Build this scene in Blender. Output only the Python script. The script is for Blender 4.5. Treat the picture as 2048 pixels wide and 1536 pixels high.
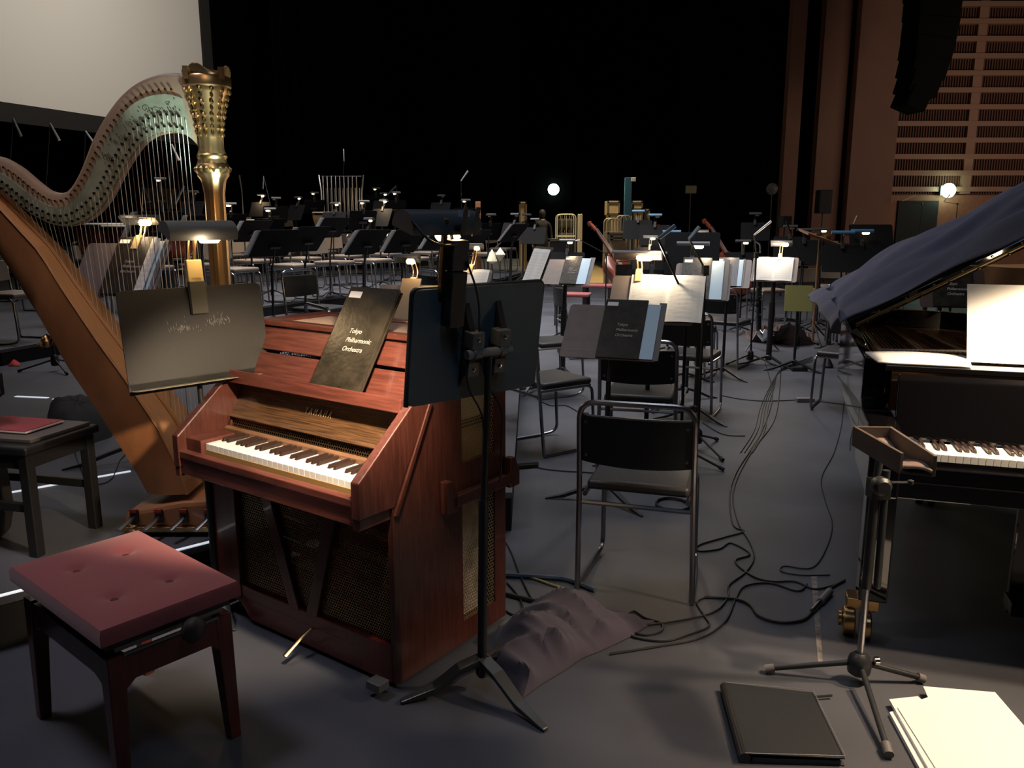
import bpy, bmesh, math, random
from mathutils import Vector, Matrix, Euler
random.seed(7)
for o in list(bpy.data.objects): bpy.data.objects.remove(o)
SC = bpy.context.scene; COL = SC.collection
V = Vector; PI = math.pi; R = math.radians
# ------------------------------------------------------------------ camera, world, lights, exposure
FPX, CAMH, HOR = 1640.0, 1.52, 438.0
TH = math.atan((768-HOR)/FPX); CT, ST = math.cos(TH), math.sin(TH)
cd = bpy.data.cameras.new('camera'); cam = bpy.data.objects.new('camera', cd); COL.objects.link(cam)
cd.sensor_width = 36; cd.lens = FPX/2048*36; cd.clip_end = 200
cam.location = (0, 0, CAMH); cam.rotation_euler = (PI/2-TH, 0, 0); SC.camera = cam
SC.view_settings.view_transform = 'Standard'; SC.view_settings.look = 'None'
SC.view_settings.exposure = 0.0; SC.view_settings.gamma = 1
w = bpy.data.worlds.new('dark_hall'); SC.world = w; w.use_nodes = True
w.node_tree.nodes['Background'].inputs[0].default_value = (.6, .7, 1, 1)
w.node_tree.nodes['Background'].inputs[1].default_value = .0025
def light(kind, name, loc, energy, color=(1, 1, 1), target=None, **kw):
    d = bpy.data.lights.new(name, kind); d.energy = energy; d.color = color
    for k, v in kw.items(): setattr(d, k, v)
    o = bpy.data.objects.new(name, d); COL.objects.link(o); o.location = loc
    if target is not None: o.rotation_euler = (V(target)-V(loc)).to_track_quat('-Z', 'Y').to_euler()
    return o
COOL, WARM = (.86, .9, 1.0), (1.0, .72, .42)
light('AREA', 'overhead_stage_light', (-1.5, 12.5, 7.5), 560, (1.0, .95, .93), (-.5, 12.5, 0), shape='RECTANGLE', size=7, size_y=6, spread=R(85))
light('AREA', 'front_stage_light', (1.2, 6.4, 6), 42, COOL, (1.0, 6.8, 0), shape='RECTANGLE', size=2.5, size_y=2, spread=R(85))
light('AREA', 'near_stage_light', (-2.6, 2.6, 5), 10, (.98, .90, 1.0), (-1.5, 3.0, .4), shape='DISK', size=.9, spread=R(70))
light('AREA', 'work_light', (.6, .6, 4.0), 3.2, (.50, .75, 1.0), (.0, 2.4, 0), shape='DISK', size=.6, spread=R(80))
light('AREA', 'hall_wall_light', (14, 14, 2.5), 110, (1, .80, .66), (11, 22, 4), shape='RECTANGLE', size=6, size_y=3, spread=R(120))
light('AREA', 'screen_light', (4, 6, 6), 215, (1, .90, .78), (-10.5, 21, 7.5), shape='DISK', size=2, spread=R(45))
light('SPOT', 'scene_dock_light', (1.5, 20.5, 6.5), 1900, (1, .82, .52), (1.4, 22.5, 0), spot_size=R(75), spot_blend=.7, shadow_soft_size=.3)
light('SPOT', 'celesta_light', (-.36, 2.15, 1.42), 125, (1.0, .77, .52), (-.74, 2.80, .76), spot_size=R(72), spot_blend=.6, shadow_soft_size=.03)
light('POINT', 'piano_fill_light', (2.0, 2.86, 1.36), 3, WARM, shadow_soft_size=.04)  # added fill, stands in for desk lamp spill inside the piano
light('SPOT', 'piano_desk_light', (2.02, 2.42, 1.60), 110, (1, .74, .50), (1.92, 2.46, .3), spot_size=R(118), spot_blend=.3, shadow_soft_size=.04)
light('SPOT', 'floor_paper_light', (2.0, 2.1, 2.4), 190, (1, .72, .46), (1.35, 2.35, 0), spot_size=R(62), spot_blend=.9, shadow_soft_size=.05)
light('SPOT', 'harp_neck_light', (-.95, 3.15, 1.40), 60, (.75, 1, .9), (-1.29, 3.46, 1.89), spot_size=R(34), spot_blend=.9, shadow_soft_size=.03)
light('SPOT', 'harp_warm_light', (-1.0, 2.2, 2.9), 17, (1, .74, .5), (-1.7, 3.5, 1.1), spot_size=R(60), spot_blend=.8, shadow_soft_size=.25)
# ------------------------------------------------------------------ helpers
def at(px, py, z=0.0):                                  # the point of height z seen at a picture point
    a = (px-1024)/FPX; b = (768-py)/FPX
    t = (z-CAMH)/(-ST+b*CT)
    return V((a*t, (CT+b*ST)*t, z))
def atd(px, py, Y):                                     # the point at ground distance Y
    a = (px-1024)/FPX; b = (768-py)/FPX
    t = Y/(CT+b*ST)
    return V((a*t, Y, CAMH+(-ST+b*CT)*t))
MATS = {}
def mat(name, col, rough=.5, metal=0, bump=0, bscale=60, emit=None, es=1, coat=0, var=0, vscale=8, stretch=None, spec=.5, sheen=0):
    if name in MATS: return MATS[name]
    m = bpy.data.materials.new(name); m.use_nodes = True; nt = m.node_tree; b = nt.nodes['Principled BSDF']
    b.inputs['Base Color'].default_value = (*col, 1); b.inputs['Roughness'].default_value = rough
    b.inputs['Metallic'].default_value = metal; b.inputs['Coat Weight'].default_value = coat
    b.inputs['Specular IOR Level'].default_value = spec; b.inputs['Sheen Weight'].default_value = sheen
    if emit: b.inputs['Emission Color'].default_value = (*emit, 1); b.inputs['Emission Strength'].default_value = es
    if var or bump:
        tc = nt.nodes.new('ShaderNodeTexCoord'); mp = nt.nodes.new('ShaderNodeMapping'); nt.links.new(tc.outputs['Object'], mp.inputs[0])
        if stretch: mp.inputs['Scale'].default_value = stretch
    if var:
        n = nt.nodes.new('ShaderNodeTexNoise'); n.inputs['Scale'].default_value = vscale; n.inputs['Detail'].default_value = 5
        r = nt.nodes.new('ShaderNodeValToRGB'); nt.links.new(mp.outputs[0], n.inputs[0]); nt.links.new(n.outputs[0], r.inputs[0])
        r.color_ramp.elements[0].color = (*[c*(1-var) for c in col], 1); r.color_ramp.elements[1].color = (*[min(1, c*(1+var)) for c in col], 1)
        r.color_ramp.elements[0].position = .35; r.color_ramp.elements[1].position = .65
        nt.links.new(r.outputs[0], b.inputs['Base Color'])
    if bump:
        n2 = nt.nodes.new('ShaderNodeTexNoise'); n2.inputs['Scale'].default_value = bscale; nt.links.new(mp.outputs[0], n2.inputs[0])
        bp = nt.nodes.new('ShaderNodeBump'); bp.inputs['Strength'].default_value = bump; bp.inputs['Distance'].default_value = .01
        nt.links.new(n2.outputs[0], bp.inputs['Height']); nt.links.new(bp.outputs[0], b.inputs['Normal'])
    MATS[name] = m; return m
M_FLOOR = mat('stage_floor', (.060, .063, .077), .55, var=.25, vscale=1.3, bump=.05, bscale=90)
M_BLACKV = mat('black_velour', (.0012, .0012, .0014), .98, spec=.02)
M_RISER = mat('riser_black', (.012, .012, .012), .8, spec=.2)
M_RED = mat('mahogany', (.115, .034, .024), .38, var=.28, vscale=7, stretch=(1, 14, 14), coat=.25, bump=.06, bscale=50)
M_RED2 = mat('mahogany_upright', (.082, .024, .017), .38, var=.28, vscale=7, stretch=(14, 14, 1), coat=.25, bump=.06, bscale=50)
M_DARKW = mat('dark_brown_wood', (.10, .05, .022), .4, var=.55, vscale=9, stretch=(1, 12, 30), coat=.2)
M_DRED = mat('dark_red_wood', (.11, .018, .012), .3, var=.2, vscale=6, stretch=(10, 10, 1), coat=.3)
M_STEEL = mat('grey_steel_tube', (.33, .33, .35), .28, 1)
M_CHROME = mat('chrome', (.75, .75, .78), .15, 1)
M_BLK = mat('black_metal', (.014, .014, .016), .45)
M_BLKSAT = mat('black_satin_metal', (.022, .024, .027), .38, bump=.08, bscale=300)
M_DESK = mat('grey_desk_metal', (.035, .035, .036), .42, bump=.05, bscale=300, var=.1, vscale=20)
M_LEATH = mat('black_leatherette', (.035, .035, .038), .45, bump=.15, bscale=220)
M_LEATHG = mat('taupe_leatherette', (.23, .185, .145), .45, bump=.15, bscale=220)
M_BACKP = mat('chair_back_black', (.006, .006, .006), .5)
M_GLOSS = mat('black_lacquer', (.004, .004, .005), .06, coat=.8)
M_WHITE = mat('white_key', (.84, .84, .82), .25)
M_EBONY = mat('black_key', (.035, .02, .016), .3)
M_PAPER = mat('paper', (.88, .88, .86), .7)
M_PAPERB = mat('paper_blue', (.30, .50, .72), .7)
M_FOLD = mat('black_folder', (.022, .018, .012), .34, var=.45, vscale=14, bump=.12, bscale=60)
M_LETTER = mat('silver_lettering', (.50, .47, .42), .4)
M_GOLD = mat('antique_gold', (.52, .34, .15), .34, 1, bump=.1, bscale=60)
M_DBLK = mat('desk_black', (.005, .005, .006), .8, spec=.2)
M_GOLDS = mat('smooth_gold', (.50, .31, .15), .34, .9)
M_BRASS = mat('brass', (.55, .36, .16), .28, 1)
M_NECK = mat('harp_neck_wood', (.30, .205, .14), .42, var=.12, vscale=5, coat=.2)
M_PLATE = mat('pale_neck_plate', (.27, .28, .21), .45, .1, var=.2, vscale=12)
M_BOX = mat('harp_body_wood', (.30, .125, .05), .4, var=.22, vscale=3.0, stretch=(2, 6, 1), coat=.25)
M_SBD = mat('harp_soundboard_wood', (.46, .22, .09), .45, var=.12, vscale=10, stretch=(1, 20, 1))
M_STR = mat('harp_string', (.72, .68, .62), .4)
M_DKHOLE = mat('dark_disc', (.015, .013, .01), .4, .5)
M_VELRED = mat('red_velvet', (.27, .070, .075), .8, bump=.12, bscale=300, sheen=.35, spec=.2)
M_BLUE = mat('navy_cover_cloth', (.085, .092, .16), .78, bump=.1, bscale=200, sheen=.15, spec=.25)
M_GREYC = mat('grey_purple_cloth', (.070, .060, .082), .85, bump=.1, bscale=200, sheen=.2, spec=.2)
M_BRNC = mat('brown_grey_cloth', (.075, .052, .048), .85)
M_CABLE = mat('black_cable', (.012, .012, .014), .45)
M_WOOD = mat('plain_brown_wood', (.20, .10, .05), .5, var=.25, vscale=5, stretch=(1, 10, 1))
M_TAN = mat('tan_plywood', (.55, .40, .22), .6, var=.12, vscale=6)
M_CELLO = mat('orange_brown_varnish', (.22, .05, .025), .25, var=.3, vscale=4, coat=.6)
M_PALEWALL = mat('orange_brown_wall', (.15, .068, .040), .75, var=.08, vscale=1.2)
M_SLATW = mat('pale_orange_slat', (.27, .14, .085), .7)
M_DKWALL = mat('dark_brown_wall', (.06, .018, .008), .8)
M_BULB = mat('warm_bulb', (1, .8, .5), .5, emit=(1, .66, .30), es=40)
M_BULBD = mat('dim_bulb', (1, .9, .6), .5, emit=(1, .74, .40), es=5)
M_INH = mat('lamp_inside', (.5, .4, .25), .35, .6)
M_BTAN = mat('yellow_tan_plastic', (.60, .44, .18), .4)
M_RUB = mat('rubber', (.012, .012, .012), .8)
M_GREYP = mat('grey_plastic', (.16, .15, .145), .5)

class MB:
    def __init__(s): s.v = []; s.f = []; s.M = Matrix()
    def add(s, vs, fs):
        n = len(s.v); s.v += [s.M @ V(p) for p in vs]; s.f += [tuple(i+n for i in f) for f in fs]; return s
    def box(s, c, d, M=None):
        x, y, z = d[0]/2, d[1]/2, d[2]/2
        vs = [V((a*x, b*y, e*z)) for a in (-1, 1) for b in (-1, 1) for e in (-1, 1)]
        if M is not None: vs = [M @ p for p in vs]
        return s.add([p+V(c) for p in vs], [(0, 1, 3, 2), (4, 6, 7, 5), (0, 4, 5, 1), (2, 3, 7, 6), (0, 2, 6, 4), (1, 5, 7, 3)])
    def prism(s, pts, off):                             # polygon swept along an offset
        n = len(pts); off = V(off)
        return s.add([V(p) for p in pts]+[V(p)+off for p in pts], [tuple(range(n))[::-1], tuple(range(n, 2*n))]+[(i, (i+1) % n, n+(i+1) % n, n+i) for i in range(n)])
    def tube(s, pts, r, n=8, closed=False, fil=0, caps=True, flat=1):
        pts = [V(p) for p in pts]
        if fil:
            q = [] if closed else [pts[0]]
            rng = range(len(pts)) if closed else range(1, len(pts)-1)
            for i in rng:
                a, b, c = pts[i-1], pts[i], pts[(i+1) % len(pts)]
                f = min(fil, (a-b).length*.49, (c-b).length*.49)
                p0 = b+(a-b).normalized()*f; p1 = b+(c-b).normalized()*f
                for k in range(6):
                    t = k/5; q.append(p0.lerp(b, t).lerp(b.lerp(p1, t), t))
            if not closed: q.append(pts[-1])
            pts = q
        rs = r if isinstance(r, (list, tuple)) else [r]*len(pts)
        if len(rs) != len(pts): rs = [rs[0]+(rs[-1]-rs[0])*i/(len(pts)-1) for i in range(len(pts))]
        m = len(pts); vs = []; up = None
        for i in range(m):
            a = pts[i-1] if (i or closed) else pts[i]; b = pts[(i+1) % m] if (i < m-1 or closed) else pts[i]
            t = (b-a).normalized() if (b-a).length > 1e-9 else V((0, 0, 1))
            if up is None: up = V((0, 0, 1)) if abs(t.z) < .9 else V((1, 0, 0))
            x = t.cross(up).normalized(); up = x.cross(t).normalized()
            for k in range(n):
                an = 2*PI*k/n; vs.append(pts[i]+(x*math.cos(an)+up*math.sin(an)*flat)*rs[i])
        fs = []
        for i in range(m if closed else m-1):
            for k in range(n):
                j = (i+1) % m; fs.append((i*n+k, i*n+(k+1) % n, j*n+(k+1) % n, j*n+k))
        if caps and not closed: fs += [tuple(range(n))[::-1], tuple(range((m-1)*n, m*n))]
        return s.add(vs, fs)
    def cyl(s, a, b, r, n=12): return s.tube([a, b], r, n)
    def lathe(s, prof, c=(0, 0, 0), n=20, M=None):
        vs = []; 
        for r, z in prof:
            for k in range(n):
                p = V((r*math.cos(2*PI*k/n), r*math.sin(2*PI*k/n), z)); vs.append((M @ p if M is not None else p)+V(c))
        m = len(prof); fs = [(i*n+k, i*n+(k+1) % n, (i+1)*n+(k+1) % n, (i+1)*n+k) for i in range(m-1) for k in range(n)]
        return s.add(vs, fs+[tuple(range(n))[::-1], tuple(range((m-1)*n, m*n))])
    def grid(s, fn, nu, nv, thick=None):
        vs = [V(fn(i/nu, j/nv)) for i in range(nu+1) for j in range(nv+1)]
        fs = [(i*(nv+1)+j, (i+1)*(nv+1)+j, (i+1)*(nv+1)+j+1, i*(nv+1)+j+1) for i in range(nu) for j in range(nv)]
        return s.add(vs, fs)
    def build(s, name, m, parent=None, smooth=False, bevel=0, solid=0, sub=0, label=None):
        me = bpy.data.meshes.new(name); me.from_pydata([tuple(p) for p in s.v], [], s.f)
        bm = bmesh.new(); bm.from_mesh(me)
        if not solid: bmesh.ops.recalc_face_normals(bm, faces=bm.faces)
        bm.to_mesh(me); bm.free()
        for x in (m if isinstance(m, (list, tuple)) else [m]): me.materials.append(x)
        if smooth:
            me.polygons.foreach_set('use_smooth', [True]*len(me.polygons)); me.set_sharp_from_angle(angle=R(40))
        o = bpy.data.objects.new(name, me); COL.objects.link(o)
        if solid: d = o.modifiers.new('t', 'SOLIDIFY'); d.thickness = solid; d.offset = 0
        if bevel: d = o.modifiers.new('b', 'BEVEL'); d.width = bevel; d.segments = 2; d.limit_method = 'ANGLE'
        if sub: d = o.modifiers.new('s', 'SUBSURF'); d.levels = sub; d.render_levels = sub
        if parent: o.parent = parent
        if label: o['label'] = label
        return o
def tag(o, label, cat, group=None):
    o['label'] = label; o['category'] = cat
    if group: o['group'] = group
    return o
def root(name, M, label, cat, group=None):
    o = bpy.data.objects.new(name, None); o.empty_display_size = .1; COL.objects.link(o)
    o.matrix_world = M; return tag(o, label, cat, group)
def structure(o, kind='structure'): o['kind'] = kind; return o
KIDS = {}
def copy_tree(o, M=None, label=None, group=None):
    def rec(a, par):
        c = a.copy(); COL.objects.link(c)
        if par: c.parent = par; c.matrix_parent_inverse = a.matrix_parent_inverse.copy()
        for k in a.children: rec(k, c)
        return c
    c = rec(o, None)
    if M is not None: c.matrix_world = M
    if label: c['label'] = label
    if group: c['group'] = group
    return c
def TR(x, y, z=0, yaw=0): return Matrix.Translation((x, y, z)) @ Matrix.Rotation(yaw, 4, 'Z')
def text(name, s, size, M, m, parent, shear=0, sx=1, space=1, ext=.0006, align='LEFT', line=1):
    c = bpy.data.curves.new(name, 'FONT'); c.body = s; c.size = size; c.shear = shear; c.space_character = space; c.space_line = line
    c.extrude = ext; c.align_x = align; c.materials.append(m)
    f_ = bpy.data.objects.new(name, c); me = bpy.data.meshes.new_from_object(f_); bpy.data.objects.remove(f_); me.materials.clear(); me.materials.append(m)
    o = bpy.data.objects.new(name, me); COL.objects.link(o); o.parent = parent
    o.matrix_local = M @ Matrix.Diagonal((sx, 1, 1, 1)); return o
XZ = Matrix(((1, 0, 0, 0), (0, 0, -1, 0), (0, 1, 0, 0), (0, 0, 0, 1)))      # text standing up, read from -Y
# ------------------------------------------------------------------ the stage: floor, risers, walls, screen
structure(MB().box((1.55, 25.0, .008), (2.5, 10.4, .014)).build('floor_lit_patch', mat('warm_lit_floor', (.50, .36, .18), .5, var=.1)))  # warm light on the dock floor put into this patch's colour
b = MB(); b.add([(-16, -2, 0), (14, -2, 0), (14, 32, 0), (-16, 32, 0)], [(0, 1, 2, 3)]); structure(b.build('floor', M_FLOOR))
def deck(name, poly, z, z0=0):
    b = MB(); b.prism([(p[0], p[1], z-.03) for p in poly], (0, 0, .03)); o = structure(b.build(name, M_FLOOR))
    s = MB(); c = sum((V((p[0], p[1], 0)) for p in poly), V())/len(poly)
    s.prism([(c.x+(p[0]-c.x)*.999, c.y+(p[1]-c.y)*.999, z0) for p in poly], (0, 0, z-.031-z0)); k = s.build('riser_face', M_RISER, o)
    return o
e0, e1 = at(0, 1195, .2), at(424, 1084, .2); dr = (e1-e0).normalized()
Bp = [at(x, y, .35) for x, y in ((0, 700), (480, 618), (640, 597), (980, 562), (1060, 540))]
Bl = Bp[0]-(Bp[1]-Bp[0])*.6; far = V((.20, 19.9, .35))
deck('floor_low_riser', [e0-dr*3.2, e1, V((-.90, 3.85, 0)), V((.0, 3.85, 0)), V((.12, 9.0, 0)), Bp[4]+V((-.1, .5, 0)), Bp[2]+V((0, .6, 0)), Bp[1]+V((-.3, .5, 0)), Bl+V((-3, .5, 0)), V((-9, 3, 0))], .2)
deck('floor_high_riser', [Bl-V((4, 0, 0)), *Bp, far, V((.27, 27.5, 0)), V((-16, 27.5, 0))], .35)
deck('floor_back_riser', [V((-15.9, 17.5, 0)), V((-9.0, 17.0, 0)), V((-5.2, 18.4, 0)), V((-1.6, 21.6, 0)), V((-1.6, 25.5, 0)), V((-15.9, 25.5, 0))], .7, .35)
def strip(a, c, z, wd, label):
    a = at(*a, z); c = at(*c, z); n = (c-a).normalized(); s = V((-n.y, n.x, 0))*wd
    b = MB().prism([a, c, c+s, a+s], (0, 0, .004))
    return tag(b.build('tape_strip', mat('white_tape_glow', (.85, .88, .92), .4, emit=(.8, .9, 1), es=.55)), label, 'tape', 'white edge strips on the risers')  # tape given a weak glow of its own to look bright
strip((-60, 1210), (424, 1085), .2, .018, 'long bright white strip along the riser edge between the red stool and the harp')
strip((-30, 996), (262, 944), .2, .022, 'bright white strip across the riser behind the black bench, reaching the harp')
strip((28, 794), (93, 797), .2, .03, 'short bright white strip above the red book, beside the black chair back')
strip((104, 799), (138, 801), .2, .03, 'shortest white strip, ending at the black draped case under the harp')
# white floor line worn on the right
a = MB().prism([at(1622, 1150), at(1634, 1150), at(1646, 1330), at(1636, 1330)], (0, 0, .0015))
tag(a.build('tape_strip', mat('worn_tape', (.17, .15, .14), .7, var=.5, vscale=30)), 'worn pale tape line on the floor between the cable connector and the mic stand foot', 'tape')
structure(MB().box((-1, 30.5, 6), (30, .3, 13)).build('wall_back', M_BLACKV))
structure(MB().box((-15.8, 14, 6), (.3, 33, 13)).build('wall_left', M_BLACKV))
# black drapes: pleated legs
for i, (x0, x1, y, nm) in enumerate(((-7.6, -1.0, 27.5, 'a'), (2.0, 2.5, 28.5, 'b'), (4.6, 7.4, 23.5, 'c'), (-1.5, .22, 25.0, 'd'))):
    g = MB().grid(lambda u, v: (x0+(x1-x0)*u, y+.07*math.sin(u*(x1-x0)*18), 13*v), int((x1-x0)*22)+6, 1)
    o = g.build('curtain', M_BLACKV, smooth=True, solid=.02)
    tag(o, ['widest black pleated drape behind the raised left section', 'narrow black drape between the caged trolley and the blue lift', 'black pleated drape beside the narrow brown wall panel', 'black pleated drape left of the pale standing board'][i], 'curtain', 'black stage drapes')
# projection screen, high on the left
P = [V((-12.3, 15.2, 4.02)), V((-8.93, 25, 4.02))]; dx = (P[1]-P[0]).normalized(); 
t = root('projection_screen', Matrix(), 'large pale projection screen hanging high on the left above the harp', 'screen')
MB().add([P[0], P[1], P[1]+V((0, 0, 7.5)), P[0]+V((0, 0, 7.5))], [(0, 1, 2, 3)]).build('screen_surface', mat('screen_white', (.60, .585, .55), .9, spec=.1), t, solid=.02)
MB().prism([P[0]-V((0, 0, .42)), P[1]-V((0, 0, .42)), P[1]-V((0, 0, .015)), P[0]-V((0, 0, .015))], (.06, -.02, 0)).build('screen_border', mat('screen_border_black', (.012, .011, .010), .8), t)
MB().prism([P[1]+dx*.01-V((0, 0, .42)), P[1]+dx*.4-V((0, 0, .42)), P[1]+dx*.4+V((0, 0, 7.5)), P[1]+dx*.01+V((0, 0, 7.5))], (.06, -.02, 0)).build('screen_border', MATS['screen_border_black'], t)
# brown auditorium wall on the right: panels at 22 m, slatted bay further right
def wallpanel(x0, x1, Y, name, m=M_PALEWALL, z1=13, ang=0, th=.3):
    return structure(MB().box(((x0+x1)/2, Y+th/2, z1/2), (x1-x0, th, z1)).build(name, m))
wallpanel(7.05, 7.42, 22, 'trim_1'); wallpanel(7.95, 8.62, 22.2, 'trim_2'); wallpanel(8.74, 9.88, 21.9, 'wall_right')
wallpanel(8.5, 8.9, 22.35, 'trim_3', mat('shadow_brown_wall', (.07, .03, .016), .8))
X0, X1, YW = 9.9, 20.0, 23.2
wallpanel(X0, X1, YW, 'wall_right_back', M_DKWALL)
s = MB(); z = 2.16
zs = []
for k in range(26):
    zz = 2.32+k*.43; zs.append(zz); s.box(((X0+X1)/2, YW-.10, zz), (X1-X0, .2, .13))
for x in (12.42, 14.3, 16.2, 18.1): s.box((x, YW-.08, 7.2), (.24, .14, 10))
structure(s.build('wall_right_slats', M_SLATW))
s = MB()
x = X0+.05
while x < 15.5:
    s.box((x, YW-.02, 7.2), (.025, .05, 10)); x += .072
structure(s.build('wall_right_ribs', mat('rib_brown', (.12, .045, .02), .75)))
structure(MB().box(((X0+X1)/2, YW-.06, 1.08), (X1-X0, .12, 2.16)).build('wall_right_lower', mat('orange_low_wall', (.22, .085, .04), .7, var=.1)))
structure(MB().box((11.15, YW-.14, 1.0), (1.1, .1, 2.02)).build('door_1', mat('black_door', (.008, .008, .008), .8)))
# line array loudspeaker hanging in front of the slats
t = root('line_array_speaker', TR(0, 0), 'tall black hanging loudspeaker column curved in front of the slatted wall', 'loudspeaker')
LAs = [((1866, -20), 90), ((1864, 20), 89), ((1860, 60), 86), ((1853, 100), 82), ((1845, 138), 74), ((1835, 172), 62), ((1823, 200), 44)]
for i, (pc, wpx) in enumerate(LAs):
    c_ = atd(*pc, 19.4-.05*i); wd = wpx/FPX*18.6; tl = [0, .03, .07, .14, .24, .36, .5][i]
    e = MB(); e.M = Matrix.Translation(c_) @ Matrix.Rotation(R(8), 4, 'Z') @ Matrix.Rotation(tl*.7, 4, 'Y')
    e.prism([(-wd/2, -.32, -.23), (wd/2-.03, -.32, -.23), (wd/2, -.32, .23), (-wd/2, -.32, .23)], (0, .64, 0)); e.build('cabinet', mat('speaker_black', (.003, .003, .003), .9, spec=.1), t, bevel=.02)
MB().tube([(9.7, 19.4, 7.2), (9.7, 19.4, 12)], .03, 6).build('chain', M_BLK, t)
# exit lights
def exit_light(p, Y, label, r=.10, es=22):
    c = atd(*p, Y); t = root('exit_light', Matrix.Translation(c), label, 'light', 'green-white exit lamps')
    MB().box((0, .05, 0), (.36, .06, .26)).build('housing', M_BLK, t)
    MB().lathe([(0.001, 0), (r*.75, .01), (r, .04), (r, .07)], M=Matrix.Rotation(R(-90), 4, 'X') @ Matrix.Rotation(PI, 4, 'Y') if False else Matrix.Rotation(R(90), 4, 'X')).build('lens', mat('exit_glow', (.8, 1, .9), .4, emit=(.62, 1, .78), es=es), t, smooth=True)
    light('POINT', 'exit_glow_light', c-V((0, .25, 0)), 1.5, (.5, 1, .7), shadow_soft_size=.1)
exit_light((1107, 379), 30.2, 'round green-white exit lamp in the dark above the caged trolley', .20, 30)
exit_light((1895, 381), 22.9, 'round green-white exit lamp at the foot of the slatted wall', .19, 30)
wood = M_TAN
# ------------------------------------------------------------------ chair
def make_chair(sm, bm_, label, group, fr=M_STEEL):
    t = root('stacking_chair', Matrix(), label, 'chair', group)
    MB().tube([(-.235, -.20, .012), (-.225, -.235, .45), (-.222, -.275, .825), (.222, -.275, .825), (.225, -.235, .45), (.235, -.20, .012)], .0115, 8, fil=.07).build('back_frame', fr, t, smooth=True)
    for s in (-1, 1):
        MB().tube([(s*.205, -.225, .435), (s*.205, .21, .435), (s*.21, .235, .03), (s*.225, .12, .012), (s*.235, -.20, .012)], .0105, 8, fil=.055).build('leg', fr, t, smooth=True)
        MB().tube([(s*.205, .195, .437), (-s*.0, .2, .437)], .008, 6).build('crossbar', fr, t)
    g = MB()
    def sf(u, v): return None
    n = 9; vs = []
    g.prism([(-.205, -.19, .44), (.205, -.19, .44), (.2, .215, .44), (-.2, .215, .44)], (0, 0, .045)); g.build('seat', sm, t, smooth=True, bevel=.016)
    MB().tube([(-.225, -.226, .40), (.225, -.226, .40)], .009, 6).build('crossbar', fr, t)
    g = MB(); N = 10; zt = (.60, .78)
    vs = []; 
    for i in range(N+1):
        x = -.222+.444*i/N; dy = -.028*(1-(2*i/N-1)**2)
        for z, yb, dz in ((.58, -.243, -.012*(1-(2*i/N-1)**2)), (.775, -.264, 0)):
            vs += [(x, yb+.012+dy, z+dz), (x, yb-.008+dy, z+dz)]
    fs = []
    for i in range(N):
        a = i*4; c = a+4
        fs += [(a, c, c+2, a+2), (a+1, a+3, c+3, c+1), (a+2, c+2, c+3, a+3), (a, a+1, c+1, c)]
    fs += [(0, 2, 3, 1), (N*4, N*4+1, N*4+3, N*4+2)]
    bk = g.add(vs, fs).build('backrest', bm_, t, smooth=True, bevel=.006)
    if bm_ is M_BACKP:
        for x in (-.195, .195):
            for z in (.61, .745): MB().lathe([(.009, 0), (.007, .004), (.001, .005)], (x, -.258-.015*(z > .7), z), 8, Matrix.Rotation(R(90), 4, 'X')).build('rivet', M_STEEL, bk)
    return t
SEEN = {}
def place(proto, x, y, z, yaw, label, group=None, sc=1):
    M = TR(x, y, z, yaw)
    if sc != 1: M = M @ Matrix.Scale(sc, 4)
    if proto.name not in SEEN:
        SEEN[proto.name] = 1; proto.matrix_world = M; proto['label'] = label
        if group: proto['group'] = group
        return proto
    return copy_tree(proto, M, label, group)
G1 = 'black stacking chairs on the main floor'
ch_b = make_chair(M_LEATH, M_BACKP, '', G1)
ch_g = make_chair(M_LEATHG, M_LEATHG, '', 'taupe stacking chairs on the risers')
def px_yaw(fx, fy): return math.atan2(fy, fx)-PI/2      # forward direction -> yaw
A = place(ch_b, .555, 3.31, 0, R(-17), 'nearest black stacking chair, its back to the camera, alone in the middle of the floor', G1)
place(ch_b, .80, 4.98, 0, R(-14), 'black stacking chair in front of the nearest one, half hidden by the folder stand', G1)
place(ch_b, .245, 5.42, 0, px_yaw(.83, .55), 'black stacking chair side-on behind the cable heap, beside the back of the big music desk', G1)
place(ch_b, .33, 7.15, 0, px_yaw(.85, .4), 'black stacking chair with a bright seat just right of the big music desk', G1)
place(ch_b, 1.42, 6.45, 0, px_yaw(.45, .9), 'black stacking chair behind the brightly lit double page stand', G1)
place(ch_b, 2.25, 8.6, 0, px_yaw(.6, .8), 'stacking chair with a bright seat edge between the tall folder and the white sheet', G1)
place(ch_b, 1.75, 8.0, 0, px_yaw(.5, .8), 'stacking chair whose seat edge shows left of the tall folder stand pole', G1)
place(ch_b, 2.72, 6.55, 0, px_yaw(-.55, -.83), 'stacking chair with sled legs half hidden by the blue piano cover', G1)
place(ch_b, .78, 9.2, 0, px_yaw(.9, .2), 'small black stacking chair beside the red velvet bench', G1)
place(ch_g, 3.9, 12.5, 0, px_yaw(.2, -1), 'pale-backed stacking chair behind the far cello player place', 'stacking chairs at the far right')
place(ch_g, 4.55, 12.4, 0, px_yaw(.15, -1), 'second pale-backed stacking chair, right of the one near the far cello', 'stacking chairs at the far right')
place(ch_g, 5.15, 13.2, 0, px_yaw(-.2, -1), 'blue-grey lit stacking chair behind the white sheet stand', 'stacking chairs at the far right')
place(ch_b, 6.4, 14.0, 0, px_yaw(-.2, -1), 'stacking chair just above the blue piano cover, furthest right', 'stacking chairs at the far right')
place(ch_b, 2.0, 13.6, 0, px_yaw(.2, -1), 'stacking chair right of the red string instrument at the back', 'stacking chairs at the far right')
place(ch_b, -.9, 4.9, .2, px_yaw(.8, .5), 'black stacking chair whose back rises behind the folder on the red celesta', 'black stacking chairs on the low riser')
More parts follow.
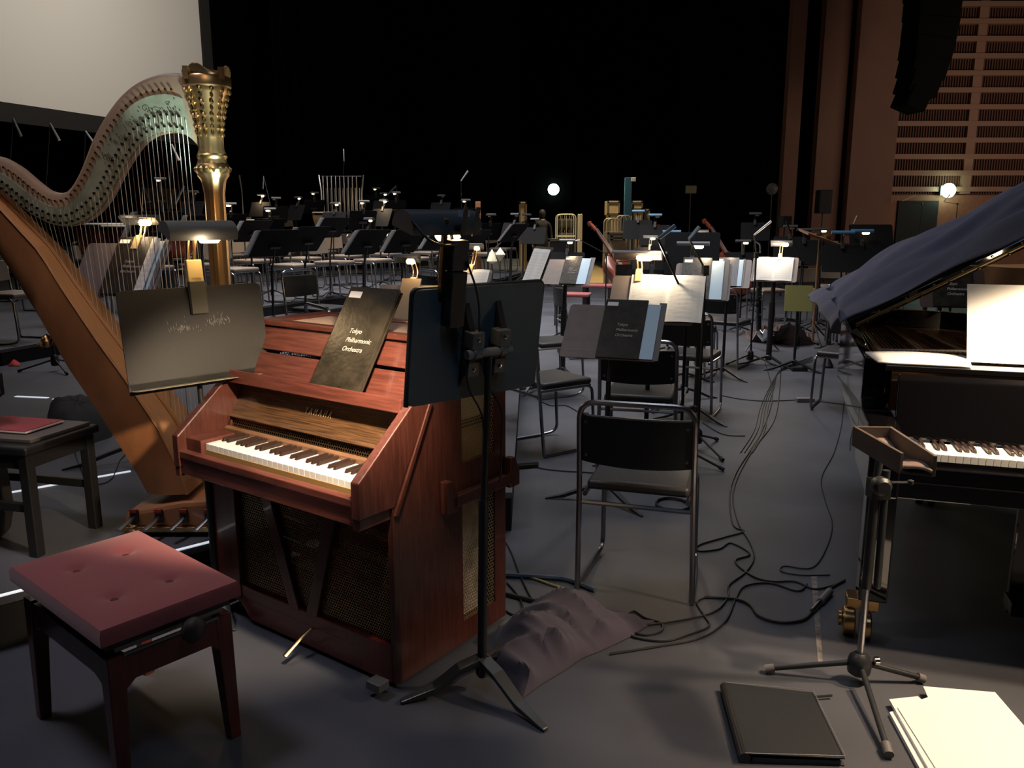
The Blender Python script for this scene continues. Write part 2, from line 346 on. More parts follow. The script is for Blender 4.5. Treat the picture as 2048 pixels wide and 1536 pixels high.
for i, (px, py, d, fx, fy) in enumerate(((640, 590, 8.0, .85, -.5), (905, 575, 8.3, .8, .5))):
    c = atd(px, py, d); place(ch_b, c.x, c.y, .2, px_yaw(fx, fy), ['black stacking chair seen over the top of the red keyboard case', 'black stacking chair behind the clip lamp of the big music desk'][i], 'black stacking chairs on the low riser')
OD = ['first', 'second', 'third', 'fourth', 'fifth', 'sixth', 'seventh', 'eighth', 'ninth', 'tenth', 'eleventh', 'twelfth']
rows = [  # label, Z, [(px of seat, Y)]
 ('front', .35, [(468, 10.9), (585, 11.9), (668, 12.7), (745, 13.4), (822, 14.0), (905, 14.9), (975, 15.9)]),
 ('second', .35, [(300, 11.4), (390, 12.0), (505, 13.2), (605, 14.0), (690, 14.9), (770, 15.7), (850, 16.4), (930, 17.4), (1005, 18.6)]),
 ('third', .35, [(345, 14.2), (455, 15.2), (545, 15.9), (640, 16.9), (720, 17.7), (800, 18.6), (885, 19.6)]),
 ('back', .7, [(330, 19.0), (420, 19.3), (505, 19.7), (590, 20.2), (670, 20.8)])]
for nm, z, L in rows:
    for i, (px, Y) in enumerate(L):
        x = (px-1024)/FPX*(Y*CT+(CAMH-z-.45)*ST)
        place(ch_g, x, Y, z, px_yaw(.9, -.42)+random.uniform(-.12, .12), f'taupe stacking chair in the {nm} row of the left risers, {OD[i]} from the left', f'taupe chairs of the {nm} riser row', 1.12)
for i, (px, Y) in enumerate(((25, 7.9), (150, 9.2), (95, 10.8), (200, 12.6), (30, 12.0))):
    x = (px-1024)/FPX*(Y*CT+(CAMH-.8)*ST)
    place(ch_g, x, Y, .35, px_yaw(.95, -.25), f'grey stacking chair on the riser seen behind the harp strings, {OD[i]} by distance', 'grey chairs behind the harp')
# ------------------------------------------------------------------ music stands, their lamps, folders and sheets
def desk_matrix(hz, tilt, off=-.03): return Matrix.Translation((0, off, hz)) @ Matrix.Rotation(PI/2-R(tilt), 4, 'X')
def rrect(x0, y0, x1, y1, r, n=4, z=0):
    p = []
    for cx, cy, a0 in ((x1-r, y1-r, 0), (x0+r, y1-r, 90), (x0+r, y0+r, 180), (x1-r, y0+r, 270)):
        for k in range(n+1): a = R(a0+90*k/n); p.append((cx+r*math.cos(a), cy+r*math.sin(a), z))
    return p
def make_stand(hz, label, group=None, w=.5, h=.34, tilt=22, m=None, legs=(90, 210, 330), detail=False, M=Matrix(), legr=.33, lip=.055, pole=.014):
    m = m or M_DESK
    t = root('music_stand', M, label, 'music stand', group)
    D = desk_matrix(hz, tilt)
    b = MB(); b.M = D; b.prism(rrect(-w/2, 0, w/2, h, .022, z=-.004), (0, 0, .004)); dk = b.build('desk', m, t, bevel=.001)
    b = MB(); b.M = D; b.prism(rrect(-w/2, 0, w/2, lip, .018), (0, 0, .003))
    b.M = D @ Matrix.Rotation(PI/2, 4, 'X') @ Matrix.Translation((0, .0, -.003)); b.build('ledge', m, t, bevel=.001)
    pz = hz+h*.42; D2 = D
    b = MB(); b.M = D
    for x in (-.06, .06):
        b.prism([(x-.012, .04, -.005), (x-.012, .12, -.05), (x-.012, h*.62, -.045), (x-.012, h*.86, -.005)], (.02, 0, 0)) if detail else None
    b.box((0, h*.42, -.03), (.13, .03, .03)); br = b.build('bracket', M_BLK, t)
    if detail:
        b = MB(); b.M = D
        b.cyl((-.085, h*.45, -.055), (.085, h*.45, -.055), .014, 14); b.build('hinge_bar', M_GREYP, br, smooth=True)
        for x in (-.05, .05):
            c = MB(); c.M = D; c.box((x, h*.45+.04, -.042), (.045, .05, .045)); c.box((x, h*.45-.05, -.036), (.042, .045, .03))
            c.lathe([(.018, 0), (.018, .03)], (x-.016, h*.45, -.055), 12, Matrix.Rotation(PI/2, 4, 'Y'))
            k = c.build('clamp_block', mat('clamp_grey', (.12, .12, .125), .45, .3), br, bevel=.003)
            q = MB(); q.M = D
            for dy in (.045, -.05): q.lathe([(.008, 0), (.006, -.006), (.001, -.008)], (x+.002, h*.45+dy, -.066 if dy > 0 else -.052), 8)
            q.build('screw', M_CHROME, k)
    top = D @ V((0, h*.42, -.055 if detail else -.03))
    b = MB(); b.tube([(0, top.y*.3, .62), (top.x, top.y, top.z)], pole*.72, 10); b.build('upper_pole', M_BLK, t, smooth=True)
    MB().cyl((0, 0, .05), (0, top.y*.3, .66), pole, 12).build('pole', M_BLK, t, smooth=True)
    MB().lathe([(pole+.001, .055), (pole+.006, .06), (pole+.007, .10), (pole+.001, .105)], n=12).build('collar', M_BLKSAT, t, smooth=True)
    for a in legs:
        a = R(a); d = V((math.cos(a), math.sin(a), 0)); n = V((-d.y, d.x, 0))
        b = MB(); p = [(.0, .105, .018), (.10, .075, .017), (legr*.7, .03, .013), (legr, .008, .008)]
        vs = []; 
        for r_, z, hw in p: vs += [d*r_-n*hw+V((0, 0, z)), d*r_+n*hw+V((0, 0, z)), d*r_+n*hw*.7+V((0, 0, max(.0, z-.022))), d*r_-n*hw*.7+V((0, 0, max(.0, z-.022)))]
        fs = [(i*4+k, i*4+(k+1) % 4, i*4+4+(k+1) % 4, i*4+4+k) for i in range(3) for k in range(4)]
        b.add(vs, fs+[(3, 2, 1, 0), (12, 13, 14, 15)]); b.build('leg', M_BLKSAT, t, bevel=.003)
    t['hz'] = hz; t['tilt'] = tilt; t['w'] = w; t['h'] = h
    return t
def on(stand): return stand.matrix_world @ desk_matrix(stand['hz'], stand['tilt'])
def make_folder(M, w, h, label, words=True, sticker=True, angle=0, pages=0, th=.008, group=None, z0=.006, m=None, lean=0):
    # lies on the desk: local x right, y up the desk, z out of it
    t = root('music_folder', M @ Matrix.Translation((0, .004, z0)) @ Matrix.Rotation(R(angle), 4, 'Z'), label, 'folder', group)
    MB().prism([(-w/2, 0, 0), (w/2, 0, 0), (w/2, h, 0), (-w/2, h, 0)], (0, 0, th)).build('cover', m or M_FOLD, t, bevel=.002)
    if pages:
        b = MB(); b.prism([(w/2-.03, .004, -.001), (w/2+pages*.70, .004, -.001), (w/2+pages*.70, h*.93, -.001), (w/2-.03, h*.93, -.001)], (0, 0, .006)); b.build('pages', mat('page_shade_blue', (.56, .76, .92), .7), t)  # blue of cool shade put into the white page colour
        b = MB(); b.prism([(w/2+pages*.6, .0, -.004), (w/2+pages, .0, -.004), (w/2+pages, h*.97, -.004), (w/2+pages*.6, h*.97, -.004)], (0, 0, .004)); b.build('back_cover', M_GREYP, t)
    if sticker: MB().prism([(-w/2+.012, h-.045, th+.0005), (-w/2+.072, h-.045, th+.0005), (-w/2+.072, h-.02, th+.0005), (-w/2+.012, h-.02, th+.0005)], (0, 0, .0006)).build('sticker', M_PAPER, t, label='small white paper sticker')
    if words:
        s = w/.245; text('lettering', 'Tokyo\nPhilharmonic\nOrchestra', .026*s, Matrix.Translation((-.035*s, h*.54, th+.0008)) , M_LETTER, t, shear=.22, sx=.92, line=1.35, ext=.0003)
    return t
def make_sheets(M, w, h, label, n=2, z0=.006, angle=0, group=None):
    t = root('sheet_music', M @ Matrix.Translation((0, .004, z0)) @ Matrix.Rotation(R(angle), 4, 'Z'), label, 'sheet music', group)
    for i in range(n):
        x0 = -w*n/2+i*w
        g = MB().grid(lambda u, v: (x0+w*u, h*v, .004+.008*math.sin(u*PI)), 6, 1); g.build('page', M_PAPER, t, solid=.001)
        s = MB()
        for k in range(9):
            y = h*(.08+k*.095); 
            for q in range(5): s.add([(x0+w*.08, y+q*.0045, .0135), (x0+w*.92, y+q*.0045, .0135), (x0+w*.92, y+q*.0045+.0008, .0135), (x0+w*.08, y+q*.0045+.0008, .0135)], [(0, 1, 2, 3)])
        s.build('staves', mat('staff_grey', (.35, .35, .36), .7), t)
    return t
def make_lamp(M, label, group=None, L=.26, rise=.13, out=.10, r=.036, bulb=None, clipm=None, hood=None, kind='half', tilt=0, sh=0, arm=0, cable=False, es=None, bs=1):
    # M: desk frame at the top edge; x along the edge, y up, z toward the reader
    t = root('stand_lamp', M, label, 'lamp', group)
    hood = hood or mat('lamp_hood', (.035, .037, .042), .42); cm = clipm or M_BLK
    H = Matrix.Translation((sh, rise, out)) @ Matrix.Rotation(R(tilt), 4, 'X')
    N = 12; a0, a1 = R(-10), R(190); th = .002
    b = MB(); b.M = H; vs = []
    for x in (-L/2, L/2):
        for rr in (r, r-th):
            for k in range(N+1):
                a = a0+(a1-a0)*k/N; vs.append((x, rr*math.sin(a), rr*1.1*math.cos(a)))
    n = N+1; fs = []
    for k in range(N):
        fs += [(k, k+1, 2*n+k+1, 2*n+k), (n+k, 3*n+k, 3*n+k+1, n+k+1), (k, n+k, n+k+1, k+1), (2*n+k, 2*n+k+1, 3*n+k+1, 3*n+k)]
    fs += [(0, 2*n, 3*n, n), (N, n+N, 3*n+N, 2*n+N)]
    b.add(vs, fs); hd = b.build('hood', hood, t, smooth=True)
    for s_ in (-1, 1):
        e = MB(); e.M = H; e.prism([(s_*L/2, (r-th)*math.sin(a0+(a1-a0)*k/N), (r-th)*1.1*math.cos(a0+(a1-a0)*k/N)) for k in range(N+1)], (-s_*.003, 0, 0)); e.build('end_cap', hood, hd)
    e = MB(); e.M = H; e.tube([(bs*L*.0, -.012, 0), (bs*L*.04, -.014, 0), (bs*L*.28, -.014, 0), (bs*L*.33, -.012, 0)], [r*.25, r*.55, r*.55, r*.25], 10); bb = e.build('bulb', bulb or M_BULBD, t, smooth=True)
    a = MB(); a.tube([(-.012, -.02, -.004), (-.012, rise*.55, -.006), (sh*.5-.012, rise, .01), (sh-.012, rise+.0, out*.55)], .006, 6, fil=.02)
    a.tube([(.014, -.02, -.004), (.014, rise*.55, -.006), (sh*.5+.014, rise, .01), (sh+.014, rise+.0, out*.55)], .006, 6, fil=.02); a.build('arm', M_BRASS if clipm is M_BTAN else cm, t, smooth=True)
    c = MB(); c.box((0, -.012, .014), (.042, .085, .012)); c.box((0, -.012, -.018), (.042, .085, .012)); c.box((0, .03, -.002), (.036, .018, .04)); c.build('clip', cm, t, bevel=.003)
    return t
def lamp_on(st, label, group=None, dx=0, **k):
    return make_lamp(on(st) @ Matrix.Translation((dx, st['h']+.004, 0)), label, group, **k)
# ------------------------------------------------------------------ near music stands
# the big desk seen from behind, with its lamp
YB = math.atan2(.31, .364)-PI                       # its width runs away to the right, its back is towards us
S2 = make_stand(.985, 'big dark music stand seen from behind in front of the red keyboard case', w=.49, h=.345, tilt=8, m=mat('blue_cast_desk', (.055, .080, .096), .55, bump=.06, bscale=250), legs=(), detail=True, M=TR(-.098, 2.45, 0, YB+.0), pole=.0155)  # blue cast of the cool light put into the desk colour
S2w = S2.matrix_world.inverted()
for px, py in ((800, 1408), (1092, 1464), (1010, 1290)):
    g = S2w @ at(px, py, 0); d = V((g.x, g.y, 0)); L = d.length; d.normalize(); n = V((-d.y, d.x, 0)); b = MB(); vs = []
    for r_, z, hw in ((.0, .125, .024), (.08, .10, .024), (L*.6, .045, .021), (L, .012, .012)):
        vs += [d*r_-n*hw+V((0, 0, z)), d*r_+n*hw+V((0, 0, z)), d*r_+n*hw*.7+V((0, 0, max(0, z-.028))), d*r_-n*hw*.7+V((0, 0, max(0, z-.028)))]
    b.add(vs, [(i*4+k, i*4+(k+1) % 4, i*4+4+(k+1) % 4, i*4+4+k) for i in range(3) for k in range(4)]+[(3, 2, 1, 0), (12, 13, 14, 15)])
    b.build('leg', mat('leg_satin', (.05, .052, .055), .35, .4), S2, bevel=.004)
b = MB(); b.M = desk_matrix(.985, 8); b.tube([(-.245, .0, .006), (-.245, .345, .006), (.245, .345, .006), (.245, 0, .006)], .008, 8, fil=.02); b.build('rolled_edge', M_BLKSAT, S2, smooth=True)
lm = lamp_on(S2, 'big black clip lamp with cylindrical hood on the stand seen from behind', dx=.125, L=.235, rise=.165, out=.03, r=.048, bulb=M_BULB, tilt=-8, sh=.03, bs=-1, hood=mat('big_hood', (.055, .058, .066), .42))
b = MB(); b.box((0, -.03, -.03), (.055, .16, .04)); b.build('battery_clip', mat('clip_black', (.01, .01, .011), .5), lm, bevel=.004)
b = MB(); b.box((0, .095, -.03), (.058, .085, .034)); b.build('switch_box', mat('clip_black2', (.02, .02, .022), .5), lm, bevel=.004)
b = MB(); b.box((.034, .09, -.01), (.012, .21, .02)); b.build('brass_upright', M_BRASS, lm, bevel=.003)
b = MB(); 
for x in (-.012, .03): b.prism([(x-.03, .15, -.035), (x-.03, .23, -.045), (x-.045, .23, -.045), (x-.045, .15, -.035)], (.006, 0, -.01))
b.build('hinge', M_BLK, lm)
b = MB(); b.prism([(-.02, .205, -.0485), (.02, .205, -.0485), (.02, .222, -.044), (-.02, .222, -.044)], (0, -.0005, -.0012)); b.build('plate', mat('label_grey', (.25, .25, .28), .4), lm)
MB().tube([(.15, .19, -.02), (.12, .14, -.06), (.06, .125, -.055), (.0, .13, -.04)], .004, 6, fil=.04).build('cable', M_CABLE, lm)
MB().tube([(-.02, .08, -.05), (-.07, -.02, -.055), (-.09, -.17, -.05), (-.13, -.30, -.05), (-.16, -.36, -.10), (-.16, -.6, -.12)], .0035, 6, fil=.08).build('cable', M_CABLE, lm)
MB().tube([(.0, -.10, -.045), (-.06, -.2, -.03), (-.06, -.3, -.04), (-.11, -.38, -.07), (-.13, -.55, -.07), (-.16, -.75, -.08)], .003, 6, fil=.08).build('cable', M_CABLE, lm)
# the left desk in front of the harp
S1M = TR(-1.16, 3.0, 0, math.atan2(.42, .40))
S1 = make_stand(.93, 'wide empty music stand with scratched desk between the harp and the red keyboard case', w=.545, h=.35, tilt=7, m=mat('bronze_desk', (.022, .021, .0195), .5, bump=.06, bscale=250), legs=(-100, 5, -40), M=Matrix.Translation(S1M.translation) @ Matrix.Rotation(math.atan2(.42, .40), 4, 'Z'), lip=.012, legr=.2)
b = MB(); b.M = desk_matrix(.93, 7) @ Matrix.Rotation(PI/2, 4, 'X'); b.prism(rrect(-.272, 0, .272, .055, .02), (0, 0, -.003)); b.build('tray', mat('tray_tan', (.20, .17, .12), .4), S1, bevel=.001)
sc = MB(); rs = random.Random(3); sc.M = desk_matrix(.93, 7)
for cx, cy in ((-.052, .20), (.085, .215)):
    for k in range(46):
        x = cx+rs.gauss(0, .028); y = cy+rs.gauss(0, .006)+abs(rs.gauss(0, .02))*(rs.random() < .3); l = rs.uniform(.003, .02)
        sc.add([(x, y, .0006), (x+.001, y, .0006), (x+.001+rs.gauss(0, .004), y+l, .0006)], [(0, 1, 2)])
sc.build('scratches', mat('scratch_pale', (.42, .40, .36), .6), S1)
l1 = lamp_on(S1, 'grey hooded clip lamp above the wide empty music stand by the harp', dx=.01, L=.255, rise=.185, out=.045, r=.044, bulb=M_BULB, clipm=M_BTAN, hood=mat('grey_hood', (.075, .08, .085), .5), tilt=30, sh=.02)
MB().box((0, .045, .01), (.058, .095, .02)).build('upper_clip', M_BTAN, l1, bevel=.003)
MB().box((0, -.045, .016), (.062, .12, .018)).build('lower_clip', mat('olive_clip', (.07, .065, .045), .45), l1, bevel=.003)
p = on(S1) @ V((.02, .50, .10)); light('POINT', 'harp_stand_bulb', p, .8, WARM, shadow_soft_size=.02)
# stand 3: folder, in front of the nearest chair
YR = R(-16)
def std(name_px, Y, zdesk, label, yaw=YR, z=0, w=.47, h=.33, tilt=20, group=None, m=None, legs=(100, 200, 320), **k):
    c = atd(*name_px, Y); hz = c.z-h*.5*math.cos(R(tilt))-z
    return make_stand(hz, label, group, w=w, h=h, tilt=tilt, m=m, legs=legs, M=TR(c.x, Y-.0, z, yaw), **k)
taupe = mat('taupe_desk', (.19, .155, .14), .45, var=.06, vscale=20)
S3 = std((1217, 668), 4.33, 0, 'taupe music stand with the orchestra folder, just behind the nearest chair', w=.53, h=.345, m=taupe, tilt=40, yaw=R(-20))
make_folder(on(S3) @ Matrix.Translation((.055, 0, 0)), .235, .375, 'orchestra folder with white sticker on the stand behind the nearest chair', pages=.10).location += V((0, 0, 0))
S4 = std((1300, 602), 4.95, 0, 'music stand with brightly lit double pages and a long hooded lamp', w=.52, h=.34, m=taupe, tilt=36, yaw=R(-18))
make_sheets(on(S4) @ Matrix.Translation((.085, .012, 0)), .225, .325, 'blown-out white double pages under the long hooded lamp', 2)
lamp_on(S4, 'long dark hooded lamp with yellow clip on the double page stand', dx=-.10, L=.31, rise=.11, out=.05, r=.034, bulb=M_BULB, clipm=M_BTAN, hood=mat('dusty_hood', (.06, .05, .05), .5), sh=-.02)
S5 = std((1127, 545), 7.9, 0, 'music stand with folder and pale pages near the red velvet bench', w=.43, h=.30, m=taupe, tilt=40, yaw=R(-22), pole=.028)
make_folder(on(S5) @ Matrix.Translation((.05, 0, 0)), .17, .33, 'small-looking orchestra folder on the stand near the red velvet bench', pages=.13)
S6 = std((1403, 565), 6.2, 0, 'music stand with tall brown folder left of the wind instrument stand', w=.42, h=.33, m=taupe, tilt=36, yaw=R(-18), pole=.02)
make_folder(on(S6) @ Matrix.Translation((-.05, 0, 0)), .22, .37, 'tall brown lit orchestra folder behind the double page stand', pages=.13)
S7 = std((1455, 548), 7.9, 0, 'music stand behind the tall brown folder, with a warm-lit folder and blue edge', w=.42, h=.33, m=taupe, tilt=38, yaw=R(-20))
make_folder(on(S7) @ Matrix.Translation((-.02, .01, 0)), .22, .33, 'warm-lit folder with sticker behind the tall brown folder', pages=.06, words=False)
S8 = std((1548, 540), 8.6, 0, 'music stand with large white sheet beside the black wind instrument on its peg', w=.46, h=.33, tilt=42, m=taupe, yaw=R(-22), pole=.03)
make_sheets(on(S8) @ Matrix.Translation((-.01, .005, 0)), .19, .31, 'large white double sheet at the right, beside the black wind instrument', 2)
lamp_on(S8, 'dark hooded lamp with yellow legs above the large white sheet at the right', dx=.04, L=.22, rise=.15, out=.04, clipm=M_BTAN)
S9 = std((1597, 596), 8.3, 0, 'low music stand carrying a yellow-green book at the right', w=.26, h=.26, tilt=12, yaw=R(-10))
bk = root('book', on(S9) @ Matrix.Translation((0, .004, .004)), 'yellow-green book on the low stand beside the mic stands', 'book')
MB().box((0, .12, .006), (.27, .26, .012)).build('cover', mat('yellow_green', (.30, .28, .09), .6), bk, bevel=.001)
S10 = std((1068, 530), 7.3, 0, 'music stand seen edge-on with a pale strip of pages, right of the big desk', w=.40, h=.34, tilt=22, yaw=R(-68))
make_sheets(on(S10), .18, .31, 'pale pages on the stand seen edge-on behind the big music desk', 2)
S11 = std((812, 628), 4.6, 0, 'music stand behind the keyboard folder, warm-lit top edge and blue pages', z=.2, w=.45, h=.36, tilt=34, yaw=R(-14), m=taupe)
make_sheets(on(S11) @ Matrix.Translation((.10, .01, 0)), .12, .33, 'sheet pages standing behind the keyboard folder', 2)
make_folder(on(S11) @ Matrix.Translation((-.02, .02, .02)), .12, .36, 'narrow tan-lit folder standing behind the keyboard folder', words=False, sticker=False, m=mat('tan_folder', (.35, .24, .12), .5))
lamp_on(S11, 'small dark hooded lamp with yellow clip above the pages behind the keyboard folder', dx=-.02, L=.15, rise=.155, out=.02, clipm=M_BTAN, r=.03, sh=-.06)
S12 = std((922, 575), 6.6, 0, 'music stand behind the lamp clip of the big desk, pale double pages', z=.2, w=.42, h=.33, tilt=36, yaw=R(-20), m=taupe)
make_sheets(on(S12) @ Matrix.Translation((.05, .01, 0)), .14, .31, 'pale double pages behind the clip lamp of the big desk', 2)
lamp_on(S12, 'small lamp with pale clip behind the big desk, right of its clip', dx=.02, L=.14, rise=.19, out=.04, clipm=M_BTAN, r=.03)
S13 = std((222, 540), 4.35, 0, 'music stand with folder seen through the harp strings', z=.2, w=.50, h=.34, tilt=38, yaw=R(-10), m=mat('mauve_desk', (.16, .13, .13), .5), legs=(215, 330, 90))
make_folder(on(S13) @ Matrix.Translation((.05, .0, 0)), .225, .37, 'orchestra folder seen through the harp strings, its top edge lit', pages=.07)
make_sheets(on(S13) @ Matrix.Translation((.17, .0, .014)), .05, .35, 'bright warm pages lying over the folder behind the harp strings', 1)
lamp_on(S13, 'lamp with pale yellow clip behind the harp strings', dx=.05, L=.22, rise=.11, out=.05, clipm=M_BTAN, bulb=M_BULB, r=.03)
for S, e in ((S4, 9), (S8, 9), (S6, 3.5), (S11, 1.2), (S12, 1.6), (S13, 1.3), (S7, 2.5), (S5, 2)):
    p = on(S) @ V((0, S['h']+.10, .10)); light('POINT', 'stand_bulb', p, e, WARM if S not in (S4, S8) else (1, .8, .55), shadow_soft_size=.03)
# far stands, seen from behind on the risers; (desk px, Y, riser height, lamp kind)
LG = 'black music stands on the left risers'
yawL = px_yaw(.87, -.35)+PI-PI   # their reader side faces left, away from us
protoS = {}
def far_stand(px, py, Y, z, label, lamp=None, group=LG, yaw=None, w=.50, h=.40, tilt=43, lx=0, edge=True):
    c = atd(px, py, Y); hz = c.z-h*.5*math.cos(R(tilt))-z
    st = make_stand(hz, label, group, w=w, h=h, tilt=tilt, m=M_DBLK, M=TR(c.x, Y, z, yaw if yaw is not None else R(-127)), legs=(20, 140, 260), legr=.28)
    LAST[0] = st.name
    return st
LAST = [None]
far_lamps = []
def far_lamp(px, py, Y, label, on_=1, group='clip lamps of the left section', yaw=R(98), col=None, L=.17, z=0, rise=.13, gs='black music stands with lamps on the left risers'):
    # the lamp clips to the top edge of its own stand
    tp = atd(px, py, Y); top = tp.z-rise
    st = make_stand(top-.33*math.cos(R(24))-z, 'black stand under the '+label.replace(' of the left risers', ''), gs, w=.46, h=.33, tilt=24, m=M_DBLK, M=TR(tp.x, Y, z, yaw), legs=(20, 140, 260), legr=.28)
    return lamp_on(st, label, group, L=L, rise=rise, out=.03, r=.032, bulb=M_BULB if on_ == 2 else (M_BULBD if on_ else M_INH), tilt=20, hood=col)
LS = [(538, 486, 9.2), (604, 478, 9.8), (497, 462, 11.6), (655, 455, 12.4), (722, 484, 9.8), (800, 482, 10.4), (872, 478, 11.4), (932, 482, 11.0), (1018, 466, 13.6), (300, 452, 8.6), (395, 455, 10.0)]
for i, (px, py, Y) in enumerate(LS):
    c = atd(px, py, Y); zz = .7 if Y > 17.4 else .35
    nm = ['in the front row', 'in the middle rows', 'in the rear rows'][0 if Y < 11 else 1 if Y < 15 else 2]
    far_stand(px, py, Y, zz, f'lampless black stand {nm} of the left risers, {OD[[q[0] for q in sorted((s for s in LS if (0 if s[2] < 11 else 1 if s[2] < 15 else 2) == (0 if Y < 11 else 1 if Y < 15 else 2)))].index(px)]} from the left', yaw=R(random.uniform(-133, -118)))
    make_sheets(on(bpy.data.objects[LAST[0]]) @ Matrix.Translation((.275, .01, 0)), .08, .36, f'sliver of pages on the black stand {nm}, {OD[[q[0] for q in sorted((s for s in LS if (0 if s[2] < 11 else 1 if s[2] < 15 else 2) == (0 if Y < 11 else 1 if Y < 15 else 2)))].index(px)]} from the left', 1, group='pages on the left riser stands')
LL = [(457, 410, 12.5, 2), (515, 391, 17.5, 2), (535, 420, 12.8, 2), (586, 396, 16.6, 1), (625, 387, 18.0, 1), (662, 408, 14.0, 1), (748, 378, 18.5, 1), (762, 388, 17.5, 1), (787, 387, 16.5, 1), (757, 402, 14.6, 2), (722, 405, 13.5, 1), (878, 392, 17.8, 0), (925, 402, 15.5, 1), (948, 432, 15.2, 0), (975, 431, 14.8, 0), (1022, 430, 14.5, 0), (1046, 431, 15.8, 0), (1066, 440, 15.2, 0), (318, 360, 13.0, 1), (375, 385, 13.2, 0), (548, 398, 15.5, 0), (725, 440, 11.8, 1)]
WD = ['glowing', 'dim', 'dark']
for i, (px, py, Y, k) in enumerate(LL):
    same = sorted(q[0] for q in LL if q[3] == k)
    far_lamp(px, py, Y, f'{ {2: "glowing", 1: "dimly lit", 0: "unlit"}[k]} clip lamp of the left risers, {OD[same.index(px)] if same.index(px) < 12 else "twelfth"} such from the left', k, yaw=R(-20 if i % 3 else -35) if i % 2 else R(-150), z=.7 if Y > 17.4 else .35)
    if k == 2: light('POINT', 'far_bulb', atd(px, py+7, Y), 10, WARM, shadow_soft_size=.04)
bl = mat('blue_hood', (.05, .16, .28), .35); dk = None
LR = [(1310, 432, 12.5, 0, bl), (1343, 467, 9.2, 0, bl), (1300, 476, 11.5, 2, dk), (1403, 465, 11.5, 2, dk), (1512, 429, 14.0, 0, dk), (1488, 485, 11.0, 1, dk), (1276, 424, 13.5, 0, bl), (1583, 455, 12.0, 0, dk), (1612, 462, 11.0, 0, dk), (1646, 461, 11.5, 1, dk), (1690, 468, 9.5, 0, bl), (1729, 465, 9.8, 1, bl), (1132, 484, 10.5, 1, dk)]
NL = ['blue-lit clip lamp right of the blue lift', 'small blue lamp beside the shotgun microphone', 'glowing lamp behind the left shotgun microphone', 'glowing lamp behind the right shotgun microphone', 'pale-topped clip lamp high before the black drape', 'small lamp with one warm spot by the gooseneck microphones', 'flat blue lamp at the foot of the blue lift', 'flat lamp before the black gap in the brown wall', 'dark lamp left of the low speaker pole', 'pale lit lamp under the small wall loudspeaker', 'blue lamp at the left of the white microphone', 'blue lamp at the right of the white microphone', 'dark lamp above the flight case with a warm glow beneath']
for (px, py, Y, k, h), n in zip(LR, NL):
    far_lamp(px, py, Y, n, k, 'clip lamps of the right section', R(-12), h, L=.20 if px < 1680 else .25, gs='black music stands with lamps on the right')
    if k == 2: light('POINT', 'far_bulb', atd(px, py+8, Y), 8, WARM, shadow_soft_size=.04)
RS = [(1383, 505, 7.6, -14, 'black music stand desk seen between the two shotgun microphones'), (1745, 480, 9.9, -8, 'black music stand at the edge of the blue piano cover')]
for px, py, Y, yw, n in RS: far_stand(px, py, Y, 0, n, group='black music stands on the right', yaw=R(yw), w=.5, tilt=25)
H14 = far_lamp(1303, 512, 7.6, 'long navy hooded lamp on the stand right of the red bass', 0, 'clip lamps of the right section', R(-14), mat('navy_hood', (.02, .028, .05), .45), L=.27)
H15 = far_lamp(1385, 492, 6.9, 'long grey hooded lamp left of the second string instrument', 1, 'clip lamps of the right section', R(-14), mat('slate_hood', (.045, .048, .06), .45), L=.27)

S14 = std((1908, 578), 6.4, 0, 'dark brown music stand with a folder glimpsed under the raised piano lid', w=.48, h=.33, tilt=30, yaw=R(-12), m=mat('brown_desk', (.07, .04, .03), .5))
make_folder(on(S14), .30, .34, 'orchestra folder glimpsed between the raised piano lid and its tall white page')
# ------------------------------------------------------------------ celesta
W, D_ = .97, .60
yw = R(-36); cu = V((math.cos(yw), math.sin(yw), 0)); PR = V((-.377, 2.448, 0)); PL0 = PR-cu*W
t = CEL = root('celesta', TR(PL0.x, PL0.y, 0, yw), 'red mahogany keyboard celesta with honeycomb grilles and a rack on top', 'keyboard instrument')
zf = .018
def part(pts, off, name, m, par=t, bevel=.003, **k): return MB().prism(pts, off).build(name, m, par, bevel=bevel, **k)
